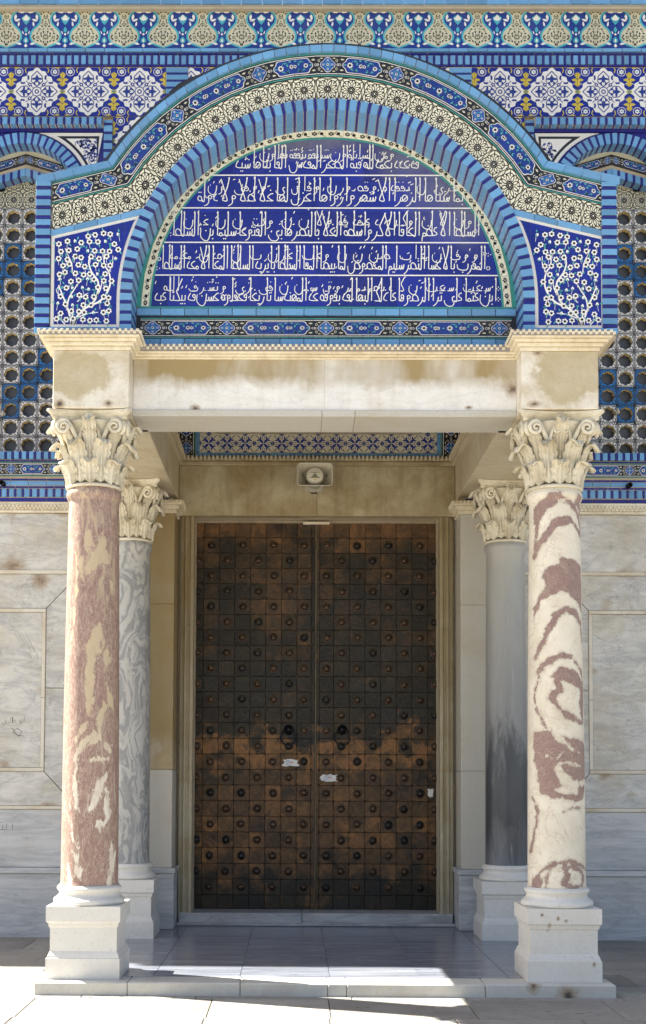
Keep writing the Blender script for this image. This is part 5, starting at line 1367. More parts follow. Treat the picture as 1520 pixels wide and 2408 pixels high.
# rows under the field
zr = lambda y: at(764, y, Yt)[1]
b = MB(); b.box(tx-rx_, tx+rx_, Yt-.012, Yt+.01, zr(727), z723, 0); b.build('green_moulding', 'green_glaze', ty)
xl_, xr_ = -ri+.004+CX, ri-.004+CX
brick_run(ty, xl_, xr_, zr(745), zr(728), Yt-.03, [(LB, .19)], back=.04)
b = MB(); b.box(xl_, xr_, Yt-.012, Yt+.01, zr(800), zr(745.5)); b.build('border_backing', 'black_glaze', ty)
x0, x1 = at(331, 775, Yt)[0], at(1203, 775, Yt)[0]; w = (x1-x0)/15
cpm = {k: pat_mesh('border_tile', cp_[k], rect(0, w, 0, zr(750)-zr(797.5)), 0) for k in 'QLMR'}
for i, kd in enumerate('QLRQLMRQLRQLMRQ'): inst('border_tile', cpm[kd], ty, Matrix.Translation((x0+i*w, Yt-.016+rng.uniform(-.001, .001), zr(797.5))))
zbc = at(764, 815, .18)[1]
brick_run(ty, xl_, xr_, zbc, zr(799), Yt-.028, [(LB, .19)], back=.04)

# ---- marble: imposts, beams, cornices
def cornice(front_pts_fn, name, steps, mat='cornice_stone'): pass
zi1 = at(200, 823, -.03)[1]; zi0 = 4.357; ztc = zb_
blk = {}
for s in (-1, 1):
    lo, hi = sorted((s*1.507, s*2.095))
    b = MB(); b.hexa([(lo+.006*(s > 0)*0, -.03, zi0), (hi, -.03, zi0), (hi, -.03, zi1), (lo, -.03, zi1)], [(lo, .58, zi0), (hi, .58, zi0), (hi, .58, zi1), (lo, .58, zi1)])
    b = MB(); b.box(lo, hi, -.03, .58, zi0, zi1, 0, .006); PP('impost_block', b, 'impost_marble')
    # cornice round the block and back along the flank
    h = ztc-zi1; b = MB()
    for o, f0, f1 in ((.012, 0, .22), (.035, .22, .42), (.06, .42, .60), (.085, .60, .72)):
        l2, h2 = sorted((s*(1.507-o), s*(2.095+o*1.1))); b.box(l2, h2, -.03-o, .55, zi1+f0*h, zi1+f1*h-.0008, 0, .007)
        l3, h3 = sorted((s*1.9, s*(2.095+o*1.1))); b.box(l3, h3, .552, YW, zi1+f0*h, zi1+f1*h-.0008, 0, .007)
    PP('impost_cornice', b, 'cornice_stone')
    b = MB(); l2, h2 = sorted((s*(1.507-.10), s*(2.095+.105))); zz0, zz1 = zi1+.72*h, ztc-.001
    b.box(l2+.012, h2-.012, -.118, .55, zz0, zz1); l3, h3 = sorted((s*1.9, s*(2.095+.093))); b.box(l3, h3, .551, YW, zz0, zz1)
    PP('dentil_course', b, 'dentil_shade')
    b = MB(); x = l2; k = 0
    while x < h2-.012: b.box(x, x+.021, -.134, -.117, zz0+.002 if k % 2 else zz0+.4*h*.28, zz1-.4*h*.28 if k % 2 else zz1, 0, .002); x += .0222; k += 1
    y = -.11; 
    for xq in (s*(1.507-.10), s*(2.095+.105)):
        y = -.11; ye = .16 if abs(xq) < 1.6 else YW-.05
        while y < ye: q0, q1 = sorted((xq-s*0.014*(1 if abs(xq) > 1.6 else -1), xq)); b.box(q0, q1, y, y+.021, zz0+.002, zz1-.012, 0, .002); y += .044
    PP('dentils', b, 'cornice_stone', 'stuff')
# front beam
zf0 = 4.355; zfa = at(764, 966, .2)[1]; zf1 = at(764, 846, .2)[1]
for a, c_ in ((-1.506, 0.0), (0.0, 1.506)):
    b = MB(); b.box(a+.0003, c_-.0003, .20, .62, zfa+.001, zf1, 0, .0012); PP('front_beam', b, 'beam_marble')
for a, c_ in ((-1.506, -.02), (-.018, .24), (.242, 1.506)):
    b = MB(); b.box(a+.0004, c_-.0004, .18, .64, zf0, zfa, 0, .003); PP('beam_fascia', b, 'pilaster_marble')
hb = zbc-zf1; b = MB()
for o, f0, f1 in ((.01, 0, .18), (.028, .18, .36), (.05, .36, .56)): b.box(-1.6, 1.6, .2-o, .5, zf1+f0*hb, zf1+f1*hb-.0008, 0, .008)
PP('beam_cornice', b, 'cornice_stone')
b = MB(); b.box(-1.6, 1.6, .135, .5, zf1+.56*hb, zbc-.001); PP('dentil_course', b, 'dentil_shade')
b = MB(); x = -1.42; k = 0; zz0 = zf1+.58*hb
while x < 1.41: b.box(x, x+.022, .118, .136, zz0 if k % 2 else (zz0+zbc)/2, (zz0+zbc)/2 if k % 2 else zbc-.001, 0, .002); x += .0228; k += 1
PP('dentils', b, 'cornice_stone', 'stuff')
# side beams
for s in (-1, 1):
    for k, (y0, y1) in enumerate(((.582, 1.75), (1.753, YP+.3))):
        lo, hi = sorted((s*XI, s*2.06)); b = MB(); b.box(lo, hi, y0, y1, zf0, zi1, 0, .005); PP('side_beam', b, 'porch_marble')
    lo, hi = sorted((s*(XI-.035), s*(XI+.01))); b = MB(); b.box(lo, hi, .642, YL-.03, zl1, zdn, 0, .006); PP('inner_moulding', b, 'porch_marble')
    lo, hi = sorted((s*(XI-.055), s*(XI+.2))); b = MB(); b.box(lo, hi, .642, YL-.045, zdn+.001, zdt-.004, 0); PP('inner_cornice', b, 'porch_marble')
    b = MB(); y = .66
    while y < YL-.1: q0, q1 = sorted((s*(XI-.055), s*(XI-.075))); b.box(q0, q1, y, y+.024, zdn+.004, zdt-.002, 0, .003); y += .043
    PP('dentils', b, 'porch_marble', 'stuff')
    # flank wall above the beam, tiled in and out
    lo, hi = sorted((s*(XI+.01), s*2.20)); b = MB(); b.box(lo, hi, .465, YW, ztc, fl(L3, -2.1)-.10); fw = PP('flank_wall', b, 'cartouche_blue')
    lo, hi = sorted((s*(XI+.01), s*1.7)); b = MB(); b.box(lo, hi, .465, YL, zdt, ztc+.01); PP('inner_tile_wall', b, 'cartouche_blue')
b = MB(); b.box(-1.7, 1.7, .50, .65, zfa, zf1+.3); PP('beam_core', b, 'porch_marble')
# vault and lead roof
b = MB(); N = 40
for i in range(N):
    a0, a1 = R(-64)+R(128)*i/N, R(-64)+R(128)*(i+1)/N; b.prism([pol(ri+.02, a0), pol(ri+.02, a1), pol(r_edge-.04, a1), pol(r_edge-.04, a0)], .462, YW+.02)
PP('vault', b, 'grout')
b = MB()
for i in range(N):
    a0, a1 = -amx+2*amx*i/N, -amx+2*amx*(i+1)/N; b.prism([pol(r_edge-.03, a0), pol(r_edge-.03, a1), pol(r_edge+.05, a1), pol(r_edge+.05, a0)], .03, YW+.0)
for s in (-1, 1):
    q = [(-2.24, fl(L3, -2.24)-.03), (Q3[0]+.02, fl(L3, Q3[0]+.02)-.03), (Q3[0]-.02, Q3[1]+.02), (-2.24, fl(L3, -2.24)+.018)]
    if s > 0: q = [mir(p) for p in q][::-1]
    b.prism(q, .055, YW)
PP('lead_roof', b, 'lead_roof')
b = MB()
for i in range(6):
    a0, a1 = R(-36)+R(17)*i/6, R(-36)+R(17)*(i+1)/6; w0 = .115-.075*abs(i/6-.2)*1.2; w1 = .115-.075*abs((i+1)/6-.2)*1.2
    b.prism([pol(r_edge-.02, a0), pol(r_edge-.02, a1), pol(r_edge+w1, a1), pol(r_edge+w0, a0)], .10, 1.2)
PP('lead_flashing', b, 'lead_roof')
# ------------------------------------------------------------------ columns
CPX, CPY0, CPY1 = 1.816, .28, 2.252+.28
zs0, zs1 = .69, at(215, 1143, .1)[1]      # shaft foot, underside of capital
ZT = 4.353
def bell(z):
    t = (z-zs1)/(ZT-.075-zs1); return .200+.02*t+.075*t**3
def capital_parts():
    out = []
    b = MB(); b.lathe([(.215, zs1-.002), (.222, zs1+.008), (.215, zs1+.022), (.19, zs1+.028)]+[(bell(zs1+.03+(ZT-.09-zs1-.03)*i/10)-.045+.025*(i/10)**2, zs1+.03+(ZT-.09-zs1-.03)*i/10) for i in range(11)]+[(.29, ZT-.075)], 32)
    out.append(('bell', b, None))
    # abacus: concave sides, cut corners, two mouldings
    b = MB()
    def ring(hw, con, z):
        pts = []
        for k in range(4):
            a = R(90*k); n = 10
            for i in range(n+1):
                u = -1+2*i/n; x = u*hw; y = -hw+con*(1-u*u) ; 
                if abs(u) == 1: x = u*(hw-.022)
                pts.append((x*math.cos(a)-y*math.sin(a), x*math.sin(a)+y*math.cos(a), z))
        return pts
    L = [ring(.285, .075, ZT-.075), ring(.295, .07, ZT-.055), ring(.29, .068, ZT-.05), ring(.318, .062, ZT-.026), ring(.325, .058, ZT-.022), ring(.325, .058, ZT-.003)]
    n = len(L[0]); vs = [p for r in L for p in r]; fs = [(j*n+i, j*n+(i+1) % n, (j+1)*n+(i+1) % n, (j+1)*n+i) for j in range(len(L)-1) for i in range(n)]
    fs += [tuple(range(n-1, -1, -1)), tuple((len(L)-1)*n+i for i in range(n))]; b.add(vs, fs); out.append(('abacus', b, None))
    for k in range(4):   # central flower on each face
        a = R(90*k-90); b = MB(); c = Vector((math.cos(a), math.sin(a), 0)); t = Vector((-math.sin(a), math.cos(a), 0))
        P = []
        for j in range(7):
            row = []; ph = math.pi/2*j/6
            for i in range(13):
                th = 2*math.pi*i/12; rr = (.048+.008*math.cos(6*th))*math.cos(ph)
                row.append(c*(.235+.055*math.sin(ph)*(1-.25*(j == 6)))+t*rr*math.cos(th)+Vector((0, 0, ZT-.045+rr*.8*math.sin(th))))
            P.append(row)
        b.grid(P); out.append(('abacus_flower', b, None))
    return out
def leaf_mesh(H, W, z0, out0, curl, lobes, seed=0, open_=0.0):
    """acanthus leaf standing on the bell at azimuth -90 deg"""
    nv, nu = 22, 17; F = []; Bk = []
    for j in range(nv+1):
        v = j/nv
        if v < .72: z = z0+H*v/.72*.86; r = bell(min(z, ZT-.09))+out0+.03*(v/.72)**2.5
        else:
            t = (v-.72)/.28; zb = z0+H*.86; a = t*R(205); z = zb+curl*1.0*math.sin(a); r = bell(min(zb, ZT-.09))+out0+.03+curl*(1-math.cos(a))*1.05
        w = W*(.62+.5*math.sin(min(1, v*1.15)*math.pi*.8))*(1 if v < .8 else max(.25, 1-((v-.8)/.2)**1.6*.8))
        tooth = abs(((v*lobes) % 1)-.5)*2
        w *= (.80+.26*tooth)
        fr, bk = [], []
        for i in range(nu+1):
            u = -1+2*i/nu; ph = -math.pi/2+u*w/2/max(r, .1)
            rib = .011*math.cos(u*math.pi*3.0+v*2.5*(1 if u > 0 else -1))*(.4+.6*abs(u)) if abs(u) > .14 else .016
            dr = rib-.020*abs(u)**1.6*(1-v*.6)+.016*tooth*abs(u)**2 + .012*(abs(u) > .8)
            zz = z+.035*abs(u)*tooth*(1-v)*.8
            fr.append(((r+dr)*math.cos(ph), (r+dr)*math.sin(ph), zz)); bk.append(((r+dr-.014)*math.cos(ph), (r+dr-.014)*math.sin(ph), zz-.002))
        F.append(fr); Bk.append(bk)
    b = MB(); b.grid(F, 0, True, Bk); return b
def volute_mesh(big=True):
    b = MB(); pts = []; rs = []
    if big:   # towards the corner, azimuth -90 in its own frame, spiral in the radial plane
        cr, cz, r0 = .335, ZT-.135, .052
        for i in range(10):
            t = i/9; pts.append((0, -(.215+(cr-.215)*t**1.3), zs1+.30+(cz+r0-zs1-.30)*math.sin(t*math.pi/2))); rs.append(.017+.005*t)
        for i in range(1, 30):
            a = R(90-i*20); r = r0*(1-i/34); pts.append((0, -(cr+r*math.cos(a)), cz+r*math.sin(a))); rs.append(.021*(1-i/45))
        b.tube(pts, .02, 8, rs=rs)
    else:
        r0 = .030; cz = ZT-.145
        for sg in (-1, 1):
            pts = []; rs = []
            for i in range(8): t = i/7; pts.append((sg*(.085-.05*t**1.5), -(.235+.03*t), zs1+.30+(cz+r0-zs1-.30)*math.sin(t*math.pi/2))); rs.append(.014)
            for i in range(1, 22): a = R(90+ (i*22)); r = r0*(1-i/25); pts.append((sg*(.035+r*math.cos(a)), -.268, cz+r*math.sin(a))); rs.append(.013*(1-i/34))
            b.tube(pts, .012, 7, rs=rs)
    return b
def side_volutes():
    """flat spirals flanking each corner, seen from the front"""
    b = MB()
    for sg in (-1, 1):
        pts = []; rs = []; cx, cy, cz, r0 = sg*.195, -.285, ZT-.135, .055
        for i in range(8): t = i/7; pts.append((sg*(.07+.125*t**.8), -(.225+.06*t), zs1+.31+(cz+r0-zs1-.31)*math.sin(t*math.pi/2))); rs.append(.016+.003*t)
        for i in range(1, 28): a = R(90-sg*i*22); r = r0*(1-i/31); pts.append((cx+r*math.cos(a), cy-.015*i/28, cz+r*math.sin(a))); rs.append(.018*(1-i/42))
        b.tube(pts, .016, 8, rs=rs)
    return b
CAPS = capital_parts()
CAPM = [(n, b.mesh(n, ['capital_stone'])) for n, b, _ in CAPS]
LOW = leaf_mesh(.175, .128, zs1+.02, .012, .024, 4).mesh('acanthus_leaf', ['capital_stone'])
MIDL = leaf_mesh(.32, .135, zs1+.03, .002, .036, 7).mesh('acanthus_leaf', ['capital_stone'])
CORN = leaf_mesh(.375, .10, zs1+.15, .002, .028, 6).mesh('acanthus_leaf', ['capital_stone'])
VB = volute_mesh(True).mesh('volute', ['capital_stone']); VS = volute_mesh(False).mesh('small_volute', ['capital_stone']); VF = side_volutes().mesh('face_volute', ['capital_stone'])
# where the veined patches sit on the two front shafts (plate positions, turned onto the round shaft)
def dev(px_, py_, xc, hw, cx):
    u = max(-.985, min(.985, (px_-xc)/hw)); return math.asin(u)*.21, at(xc, py_, .08)[1]
def mk_patch(xc, hw, cx, items):
    out = []
    for sg, kind, w, pts in items:
        q = [dev(1e-9+ox+cxp/3, oy+cyp/3, xc(oy+cyp/3), hw(oy+cyp/3), cx) for (ox, oy), lst in pts for cxp, cyp in lst]; out.append((sg, kind, w, q))
    return out
TL, TL2, TR0, TR, TR2 = (0, 1224), (0, 1775), (1013.5, 795.6), (1013.5, 1224), (1013.5, 1775)
lerp = lambda y, a, b: a+(b-a)*(y-1160)/(2080-1160)
left_items = [(1, 'fill', 0, [(TL, l)]) for l in (
    [(640, 290), (690, 200), (735, 80), (760, 180), (780, 300), (735, 290), (690, 330), (610, 410)], [(600, 130), (640, 60), (680, 120), (690, 190), (650, 170), (620, 220)],
    [(715, 710), (735, 760), (720, 900), (680, 1050), (690, 1200), (660, 1400), (630, 1350), (620, 1200), (640, 1000), (630, 940), (660, 820)], [(770, 900), (790, 960), (765, 1050), (740, 990), (745, 920)],
    [(765, 1150), (800, 1250), (800, 1330), (770, 1260)], [(660, 1400), (640, 1460), (560, 1565), (545, 1545), (600, 1450)], [(690, 1470), (725, 1520), (700, 1590), (650, 1560), (610, 1652), (560, 1652), (590, 1580), (640, 1520)],
    [(750, 1270), (775, 1300), (745, 1420), (720, 1490), (700, 1440), (730, 1350)], [(755, 1560), (805, 1580), (790, 1620), (735, 1605)], [(755, 830), (745, 900), (730, 930), (735, 850)])]
left_items += [(1, 'line', 7, [(TL, [(545, 160), (555, 330), (560, 500), (535, 700), (522, 830)])]), (1, 'line', 5, [(TL, [(790, 330), (795, 460)])]), (1, 'line', 6, [(TL, [(590, 250), (600, 420)])])]
left_items += [(1, 'fill', 0, [(TL2, l)]) for l in ([(550, 0), (580, 10), (560, 150), (580, 330), (605, 425), (565, 385), (545, 200)], [(700, 190), (785, 120), (750, 200), (745, 290), (690, 385), (655, 390), (680, 260)],
    [(765, 235), (795, 300), (785, 480), (758, 500), (762, 330)], [(712, 460), (748, 480), (725, 555), (705, 495)], [(520, 340), (548, 500), (545, 640), (522, 480)], [(538, 660), (572, 700), (612, 820), (600, 872), (560, 860), (550, 740)],
    [(800, 600), (822, 700), (808, 935), (768, 935), (790, 780)], [(495, 750), (525, 800), (545, 945), (510, 930)], [(570, 620), (585, 610), (585, 655), (572, 660)], [(640, 45), (700, 15), (780, 30), (700, 40)])]
def wrap(items): return items
right_items = [(1, 'line', 12, [(TR0, [(740, 1290), (790, 1190), (820, 1110), (890, 1100)])]), (1, 'line', 14, [(TR0, [(860, 1105), (960, 1150), (1030, 1230), (1055, 1340)])]), (1, 'fill', 0, [(TR0, [(1000, 1095), (1050, 1110), (1058, 1230), (1010, 1160)])]),
    (1, 'line', 20, [(TR0, [(745, 1450), (800, 1380), (850, 1310), (950, 1275)])]), (1, 'line', 6, [(TR0, [(950, 1275), (1010, 1310), (1048, 1380)])]), (1, 'fill', 0, [(TR0, [(720, 1180), (780, 1130), (850, 1100), (870, 1150), (790, 1210), (750, 1290), (722, 1290)])]),
    (1, 'line', 10, [(TR, [(745, 0), (735, 120), (725, 230)])]), (1, 'line', 14, [(TR, [(870, 10), (800, 110), (740, 190), (725, 240)])]),
    (1, 'fill', 0, [(TR, [(890, 255), (1000, 280), (1056, 330), (1056, 630), (1000, 560), (900, 492), (830, 520), (760, 560), (722, 700), (718, 610), (765, 520), (790, 460), (768, 400), (790, 330), (880, 312)])]),
    (1, 'line', 14, [(TR, [(730, 960), (760, 880), (800, 790), (850, 680), (920, 622), (985, 635), (1040, 710)])]), (1, 'line', 5, [(TR, [(1040, 710), (1055, 850)])]),
    (1, 'line', 14, [(TR, [(745, 1070), (770, 1020), (840, 970), (900, 950), (960, 965)])]), (1, 'line', 6, [(TR, [(960, 965), (1030, 1040), (1065, 1130)])]), (1, 'line', 5, [(TR, [(755, 1060), (740, 1140), (722, 1230), (735, 1340), (790, 1460)])]),
    (1, 'fill', 0, [(TR, [(820, 1100), (880, 1040), (1000, 1060), (1068, 1180), (1062, 1420), (1020, 1440), (900, 1380), (850, 1310), (800, 1250), (830, 1200), (860, 1190)])]),
    (-1, 'fill', 0, [(TR, [(895, 1130), (1020, 1170), (1035, 1240), (1025, 1290), (1050, 1410), (960, 1370), (880, 1310), (850, 1250), (900, 1200)])]),
    (1, 'fill', 0, [(TR, [(722, 1490), (820, 1488), (860, 1560), (1000, 1640), (1000, 1700), (722, 1700)])]), (1, 'fill', 0, [(TR, [(880, 1515), (1060, 1560), (1082, 1620), (1082, 1700), (980, 1610)])]),
    (1, 'fill', 0, [(TR2, [(725, -20), (1085, -20), (1085, 150), (1050, 310), (980, 330), (860, 300), (755, 280), (738, 150)])]),
    (-1, 'fill', 0, [(TR2, [(830, 110), (870, 50), (905, 120), (1020, 200), (1010, 290), (850, 262), (835, 235), (900, 222), (850, 165)])]), (-1, 'line', 8, [(TR2, [(880, 60), (960, 55), (1020, 80)])]), (-1, 'fill', 0, [(TR2, [(1020, 190), (1085, 160), (1085, 215), (1040, 225)])]), (-1, 'line', 6, [(TR2, [(790, 10), (860, 30), (900, -20)])]),
    (1, 'line', 9, [(TR2, [(712, 310), (735, 400), (730, 500), (712, 590), (700, 690)])]), (1, 'line', 5, [(TR2, [(900, 405), (970, 370), (1020, 375)])]),
    (1, 'line', 7, [(TR2, [(710, 890), (760, 820), (850, 765), (960, 750), (1085, 820)])]), (1, 'line', 13, [(TR2, [(905, 775), (935, 850), (900, 905), (960, 940)])]), (1, 'line', 9, [(TR2, [(940, 790), (1020, 805), (1055, 860), (1040, 920), (960, 945)])]), (1, 'fill', 0, [(TR2, [(705, 890), (745, 850), (760, 900), (745, 965), (705, 965)])]), (1, 'line', 6, [(TR2, [(820, 790), (790, 870), (780, 960)])])]
PATCH = {'mauve_breccia': (mk_patch(lambda y: lerp(y, 216.5, 210.5), lambda y: lerp(y, 59, 67.5), -CPX, left_items),),
         'cream_swirl': (mk_patch(lambda y: lerp(y, 1308.5, 1311.5), lambda y: lerp(y, 59.5, 68), CPX, right_items),)}
def paint(o, items):
    me = o.data; at_ = me.attributes.new('patch', 'FLOAT', 'POINT'); vals = [0.0]*len(me.vertices)
    bb = []
    for sg, kind, w, q in items: bb.append((min(p[0] for p in q)-.06, max(p[0] for p in q)+.06, min(p[1] for p in q)-.06, max(p[1] for p in q)+.06))
    for i, v in enumerate(me.vertices):
        x, y, z = v.co; a = math.atan2(x, -y); u = a*.21
        if abs(a) > 1.75: u = (math.copysign(math.pi, a)-a)*.21
        m = -.05; first = True
        for (sg, kind, w, q), (a0, a1, b0, b1) in zip(items, bb):
            if not (a0 < u < a1 and b0 < z < b1): continue
            d = 9; ins = False; n = len(q)
            for k in range(n if kind == 'fill' else n-1):
                (x0, z0), (x1, z1) = q[k], q[(k+1) % n]; ex, ez = x1-x0, z1-z0; L = ex*ex+ez*ez or 1e-9
                t = max(0, min(1, ((u-x0)*ex+(z-z0)*ez)/L)); d = min(d, math.hypot(u-x0-ex*t, z-z0-ez*t))
                if kind == 'fill' and (z0 > z) != (z1 > z) and u < x0+(z-z0)/(z1-z0)*ex: ins = not ins
            s_ = (d if ins else -d) if kind == 'fill' else w*.00135-d
            m = max(m, s_) if sg > 0 else min(m, -s_)
        vals[i] = .5+max(-.05, min(.05, m))*9
    at_.data.foreach_set('value', vals)
def column(x, y, mat, label, back=False):
    t = thing('marble_column', label, 'column', (x, y, 0), 'columns carrying the porch')
    o = Matrix.Translation((x, y, 0))
    b = MB(); b.stack([(.28, 0), (.28, .155), (.273, .158), (.270, .172), (.258, .20), (.253, .205), (.253, .385), (.262, .392), (.266, .418), (.273, .426), (.281, .432), (.281, .545)]); b.build('pedestal', 'pedestal_marble', t, o)
    sc = 1.0 if not back else .96
    prof = [(.262, .5455), (.272, .553), (.276, .57), (.270, .588), (.258, .594), (.255, .600), (.242, .606), (.232, .622), (.231, .636), (.238, .645), (.240, .650), (.247, .655), (.249, .667), (.244, .680), (.232, .684), (.232, .692)]
    b = MB(); b.lathe([(r*sc, z) for r, z in prof], 48); b.build('column_base', 'pedestal_marble', t, o)
    r0, r1 = (.222, .196) if not back else (.203, .183)
    pr = [(r0+.004, .6925), (r0+.004, .70), (r0, .712)]
    for i in range(1, 16): q = i/16; pr.append((r0+(r1-r0)*q+.004*math.sin(q*math.pi), .712+(zs1-.10-.712)*q))
    pr += [(r1, zs1-.10), (r1+.008, zs1-.085), (r1+.016, zs1-.07), (r1+.020, zs1-.055), (r1+.022, zs1-.035), (r1+.016, zs1-.022), (r1+.010, zs1-.014), (r1+.008, zs1-.002)]
    sh = MB()
    if mat in PATCH:
        fine = []
        for (ra, za), (rb, zb) in zip(pr, pr[1:]):
            m = max(1, int((zb-za)/.012)); fine += [(ra+(rb-ra)*i/m, za+(zb-za)*i/m) for i in range(m)]
        pr = fine+[pr[-1]]; sh.lathe(pr, 132)
    else: sh.lathe(pr, 64)
    so_ = sh.build('shaft', mat, t, o)
    if mat in PATCH: paint(so_, *PATCH[mat])
    w = (0.955 if back else 1.0); S = Matrix.Translation((0, 0, 0))
    if back: o = o @ Matrix.Diagonal((.93, .93, 1, 1))
    cap = inst('capital', CAPM[0][1], t, o)
    for n, me in CAPM[1:]: inst(n, me, cap, o)
    for k in range(8): inst('acanthus_leaf', LOW, cap, o @ Matrix.Rotation(R(45*k), 4, 'Z'))
    for k in range(8): inst('acanthus_leaf', MIDL, cap, o @ Matrix.Rotation(R(45*k+22.5), 4, 'Z'))
    for k in range(4):
        inst('acanthus_leaf', CORN, cap, o @ Matrix.Rotation(R(90*k+45), 4, 'Z')); inst('acanthus_leaf', CORN, cap, o @ Matrix.Rotation(R(90*k), 4, 'Z') @ Matrix.Diagonal((1, .97, 1, 1)))
        inst('volute', VB, cap, o @ Matrix.Rotation(R(90*k+45), 4, 'Z')); inst('small_volute', VS, cap, o @ Matrix.Rotation(R(90*k), 4, 'Z')); inst('face_volute', VF, cap, o @ Matrix.Rotation(R(90*k), 4, 'Z'))
    return t
column(-CPX, CPY0, 'mauve_breccia', 'mauve breccia column with cream flames and a sunlit edge')
column(CPX, CPY0, 'cream_swirl', 'cream marble column with bold mauve swirls')
column(-CPX, CPY1, 'banded_grey', 'wavy banded grey column behind the mauve one', True)
column(CPX, CPY1, 'slate_grey', 'plain slate grey column darkened towards its foot', True)

# ------------------------------------------------------------------ copper doors
zd0, zd1 = .128, 4.206
cw = .1655; rh = (zd1-zd0)/24.85
PL = {}
def plate(w, h):
    k = (round(w, 3), round(h, 3))
    if k not in PL:
        b = MB(); n = 6; bow = .0025; vs = []; 
        b.box(.0012, w-.0012, -.006, .008, .0012, h-.0012, 0, .003)
        PL[k] = b.mesh('copper_plate', ['patinated_copper'])
    return PL[k]
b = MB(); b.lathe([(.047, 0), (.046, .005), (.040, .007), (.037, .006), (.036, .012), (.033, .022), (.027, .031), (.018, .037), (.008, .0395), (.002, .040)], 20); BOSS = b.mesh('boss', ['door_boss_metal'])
b = MB(); b.lathe([(.014, 0), (.012, .006), (.007, .009), (.002, .010)], 8); RIV = b
def leafdoor(s):
    lab = 'left copper-plated door leaf studded with bosses' if s < 0 else 'right copper-plated door leaf with torn paper on its edge'
    d = thing('door_leaf', lab, 'door', (s*1.262, YD, zd0), 'pair of copper-plated doors')
    lo, hi = (-1.268, -.004) if s < 0 else (.004, 1.268)
    xc = at(742.5, 1700, YD)[0]; lo, hi = (lo, xc-.007) if s < 0 else (xc+.007, hi)
    b = MB(); b.box(lo, hi, YD+.009, YD+.06, zd0, zd1); b.build('door_board', 'seam_grime', d)
    if s < 0: cols = [hi-.042-.150-cw*k for k in range(0, 7)][::-1]; xs = [lo]+[c for c in cols if c > lo+.02]+[hi-.042, hi]
    else: xs = [lo, lo+.032]+[c for c in [lo+.032+.150+cw*k for k in range(0, 7)] if c < hi-.02]+[hi]
    R_ = rng; rows = [zd0]; z = zd0+rh*.9
    while z < zd1-.05: rows.append(z); z += rh
    rows.append(zd1); nr = len(rows)-1; riv = MB()
    strip_i = len(xs)-2 if s < 0 else 0
    for i in range(len(xs)-1):
        for j in range(nr):
            if i == strip_i and j % 6: continue
            z0, z1 = rows[j], rows[j+1] if i != strip_i else rows[min(j+6, nr)]
            w, h = xs[i+1]-xs[i], z1-z0
            m = Matrix.Translation((xs[i]+w/2, YD, z0+h/2)) @ Matrix.Rotation(R(R_.uniform(-.8, .8)), 4, 'X') @ Matrix.Rotation(R(R_.uniform(-.8, .8)), 4, 'Z') @ Matrix.Rotation(R(R_.uniform(-.35, .35)), 4, 'Y') @ Matrix.Translation((-w/2, 0, -h/2))
            inst('copper_plate', plate(w, h), d, m)
    # bosses on every other plate
    for j in range(1, nr-1):
        up = (nr-2-j) % 2 == 0
        for i in range(len(xs)-1):
            if i == strip_i: continue
            k = (strip_i-1-i) if s < 0 else (i-1)
            if (k % 2 == 0) == up:
                x = (xs[i]+xs[i+1])/2
                if xs[i+1]-xs[i] < .13 and i in (0, len(xs)-2): x = (xs[1]-cw/2 if s < 0 else xs[-2]+cw/2); x = max(lo+.012, x) if s < 0 else min(hi-.012, x)
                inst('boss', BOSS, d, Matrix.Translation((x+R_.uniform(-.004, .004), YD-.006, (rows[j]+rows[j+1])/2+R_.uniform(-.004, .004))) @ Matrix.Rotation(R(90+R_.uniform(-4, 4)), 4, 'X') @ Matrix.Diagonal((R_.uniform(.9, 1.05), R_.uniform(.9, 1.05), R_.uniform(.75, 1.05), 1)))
    for i in range(1, len(xs)-1):
        for j in range(1, nr):
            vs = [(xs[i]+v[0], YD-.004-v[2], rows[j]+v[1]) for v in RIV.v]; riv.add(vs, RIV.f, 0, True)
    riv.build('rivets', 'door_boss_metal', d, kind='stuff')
    # ring handle
    x, z = at(679, 1735, YD-.03) if s < 0 else at(805, 1735, YD-.03)
    b = MB(); b.tube([(x+.080*math.cos(R(a)), YD-.045+.02*math.sin(R(a)), z+.080*math.sin(R(a))) for a in range(0, 360, 12)], .009, 10, closed=True); rg_ = b.build('ring_handle', 'iron', d)
    b = MB(); b.lathe([(.055, 0), (.052, .012), (.035, .02), (.024, .045), (.020, .06), (.002, .064)], 20); mh = b.mesh('handle_boss', ['iron'])
    inst('handle_boss', mh, d, Matrix.Translation((x, YD-.006, z+.085)) @ Matrix.Rotation(R(90), 4, 'X'))
    b = MB(); b.lathe([(.034, 0), (.032, .015), (.02, .028), (.002, .032)], 16); inst('strike_knob', b.mesh('strike_knob', ['iron']), d, Matrix.Translation((x, YD-.006, z-.092)) @ Matrix.Rotation(R(90), 4, 'X'))
leafdoor(-1); leafdoor(1)
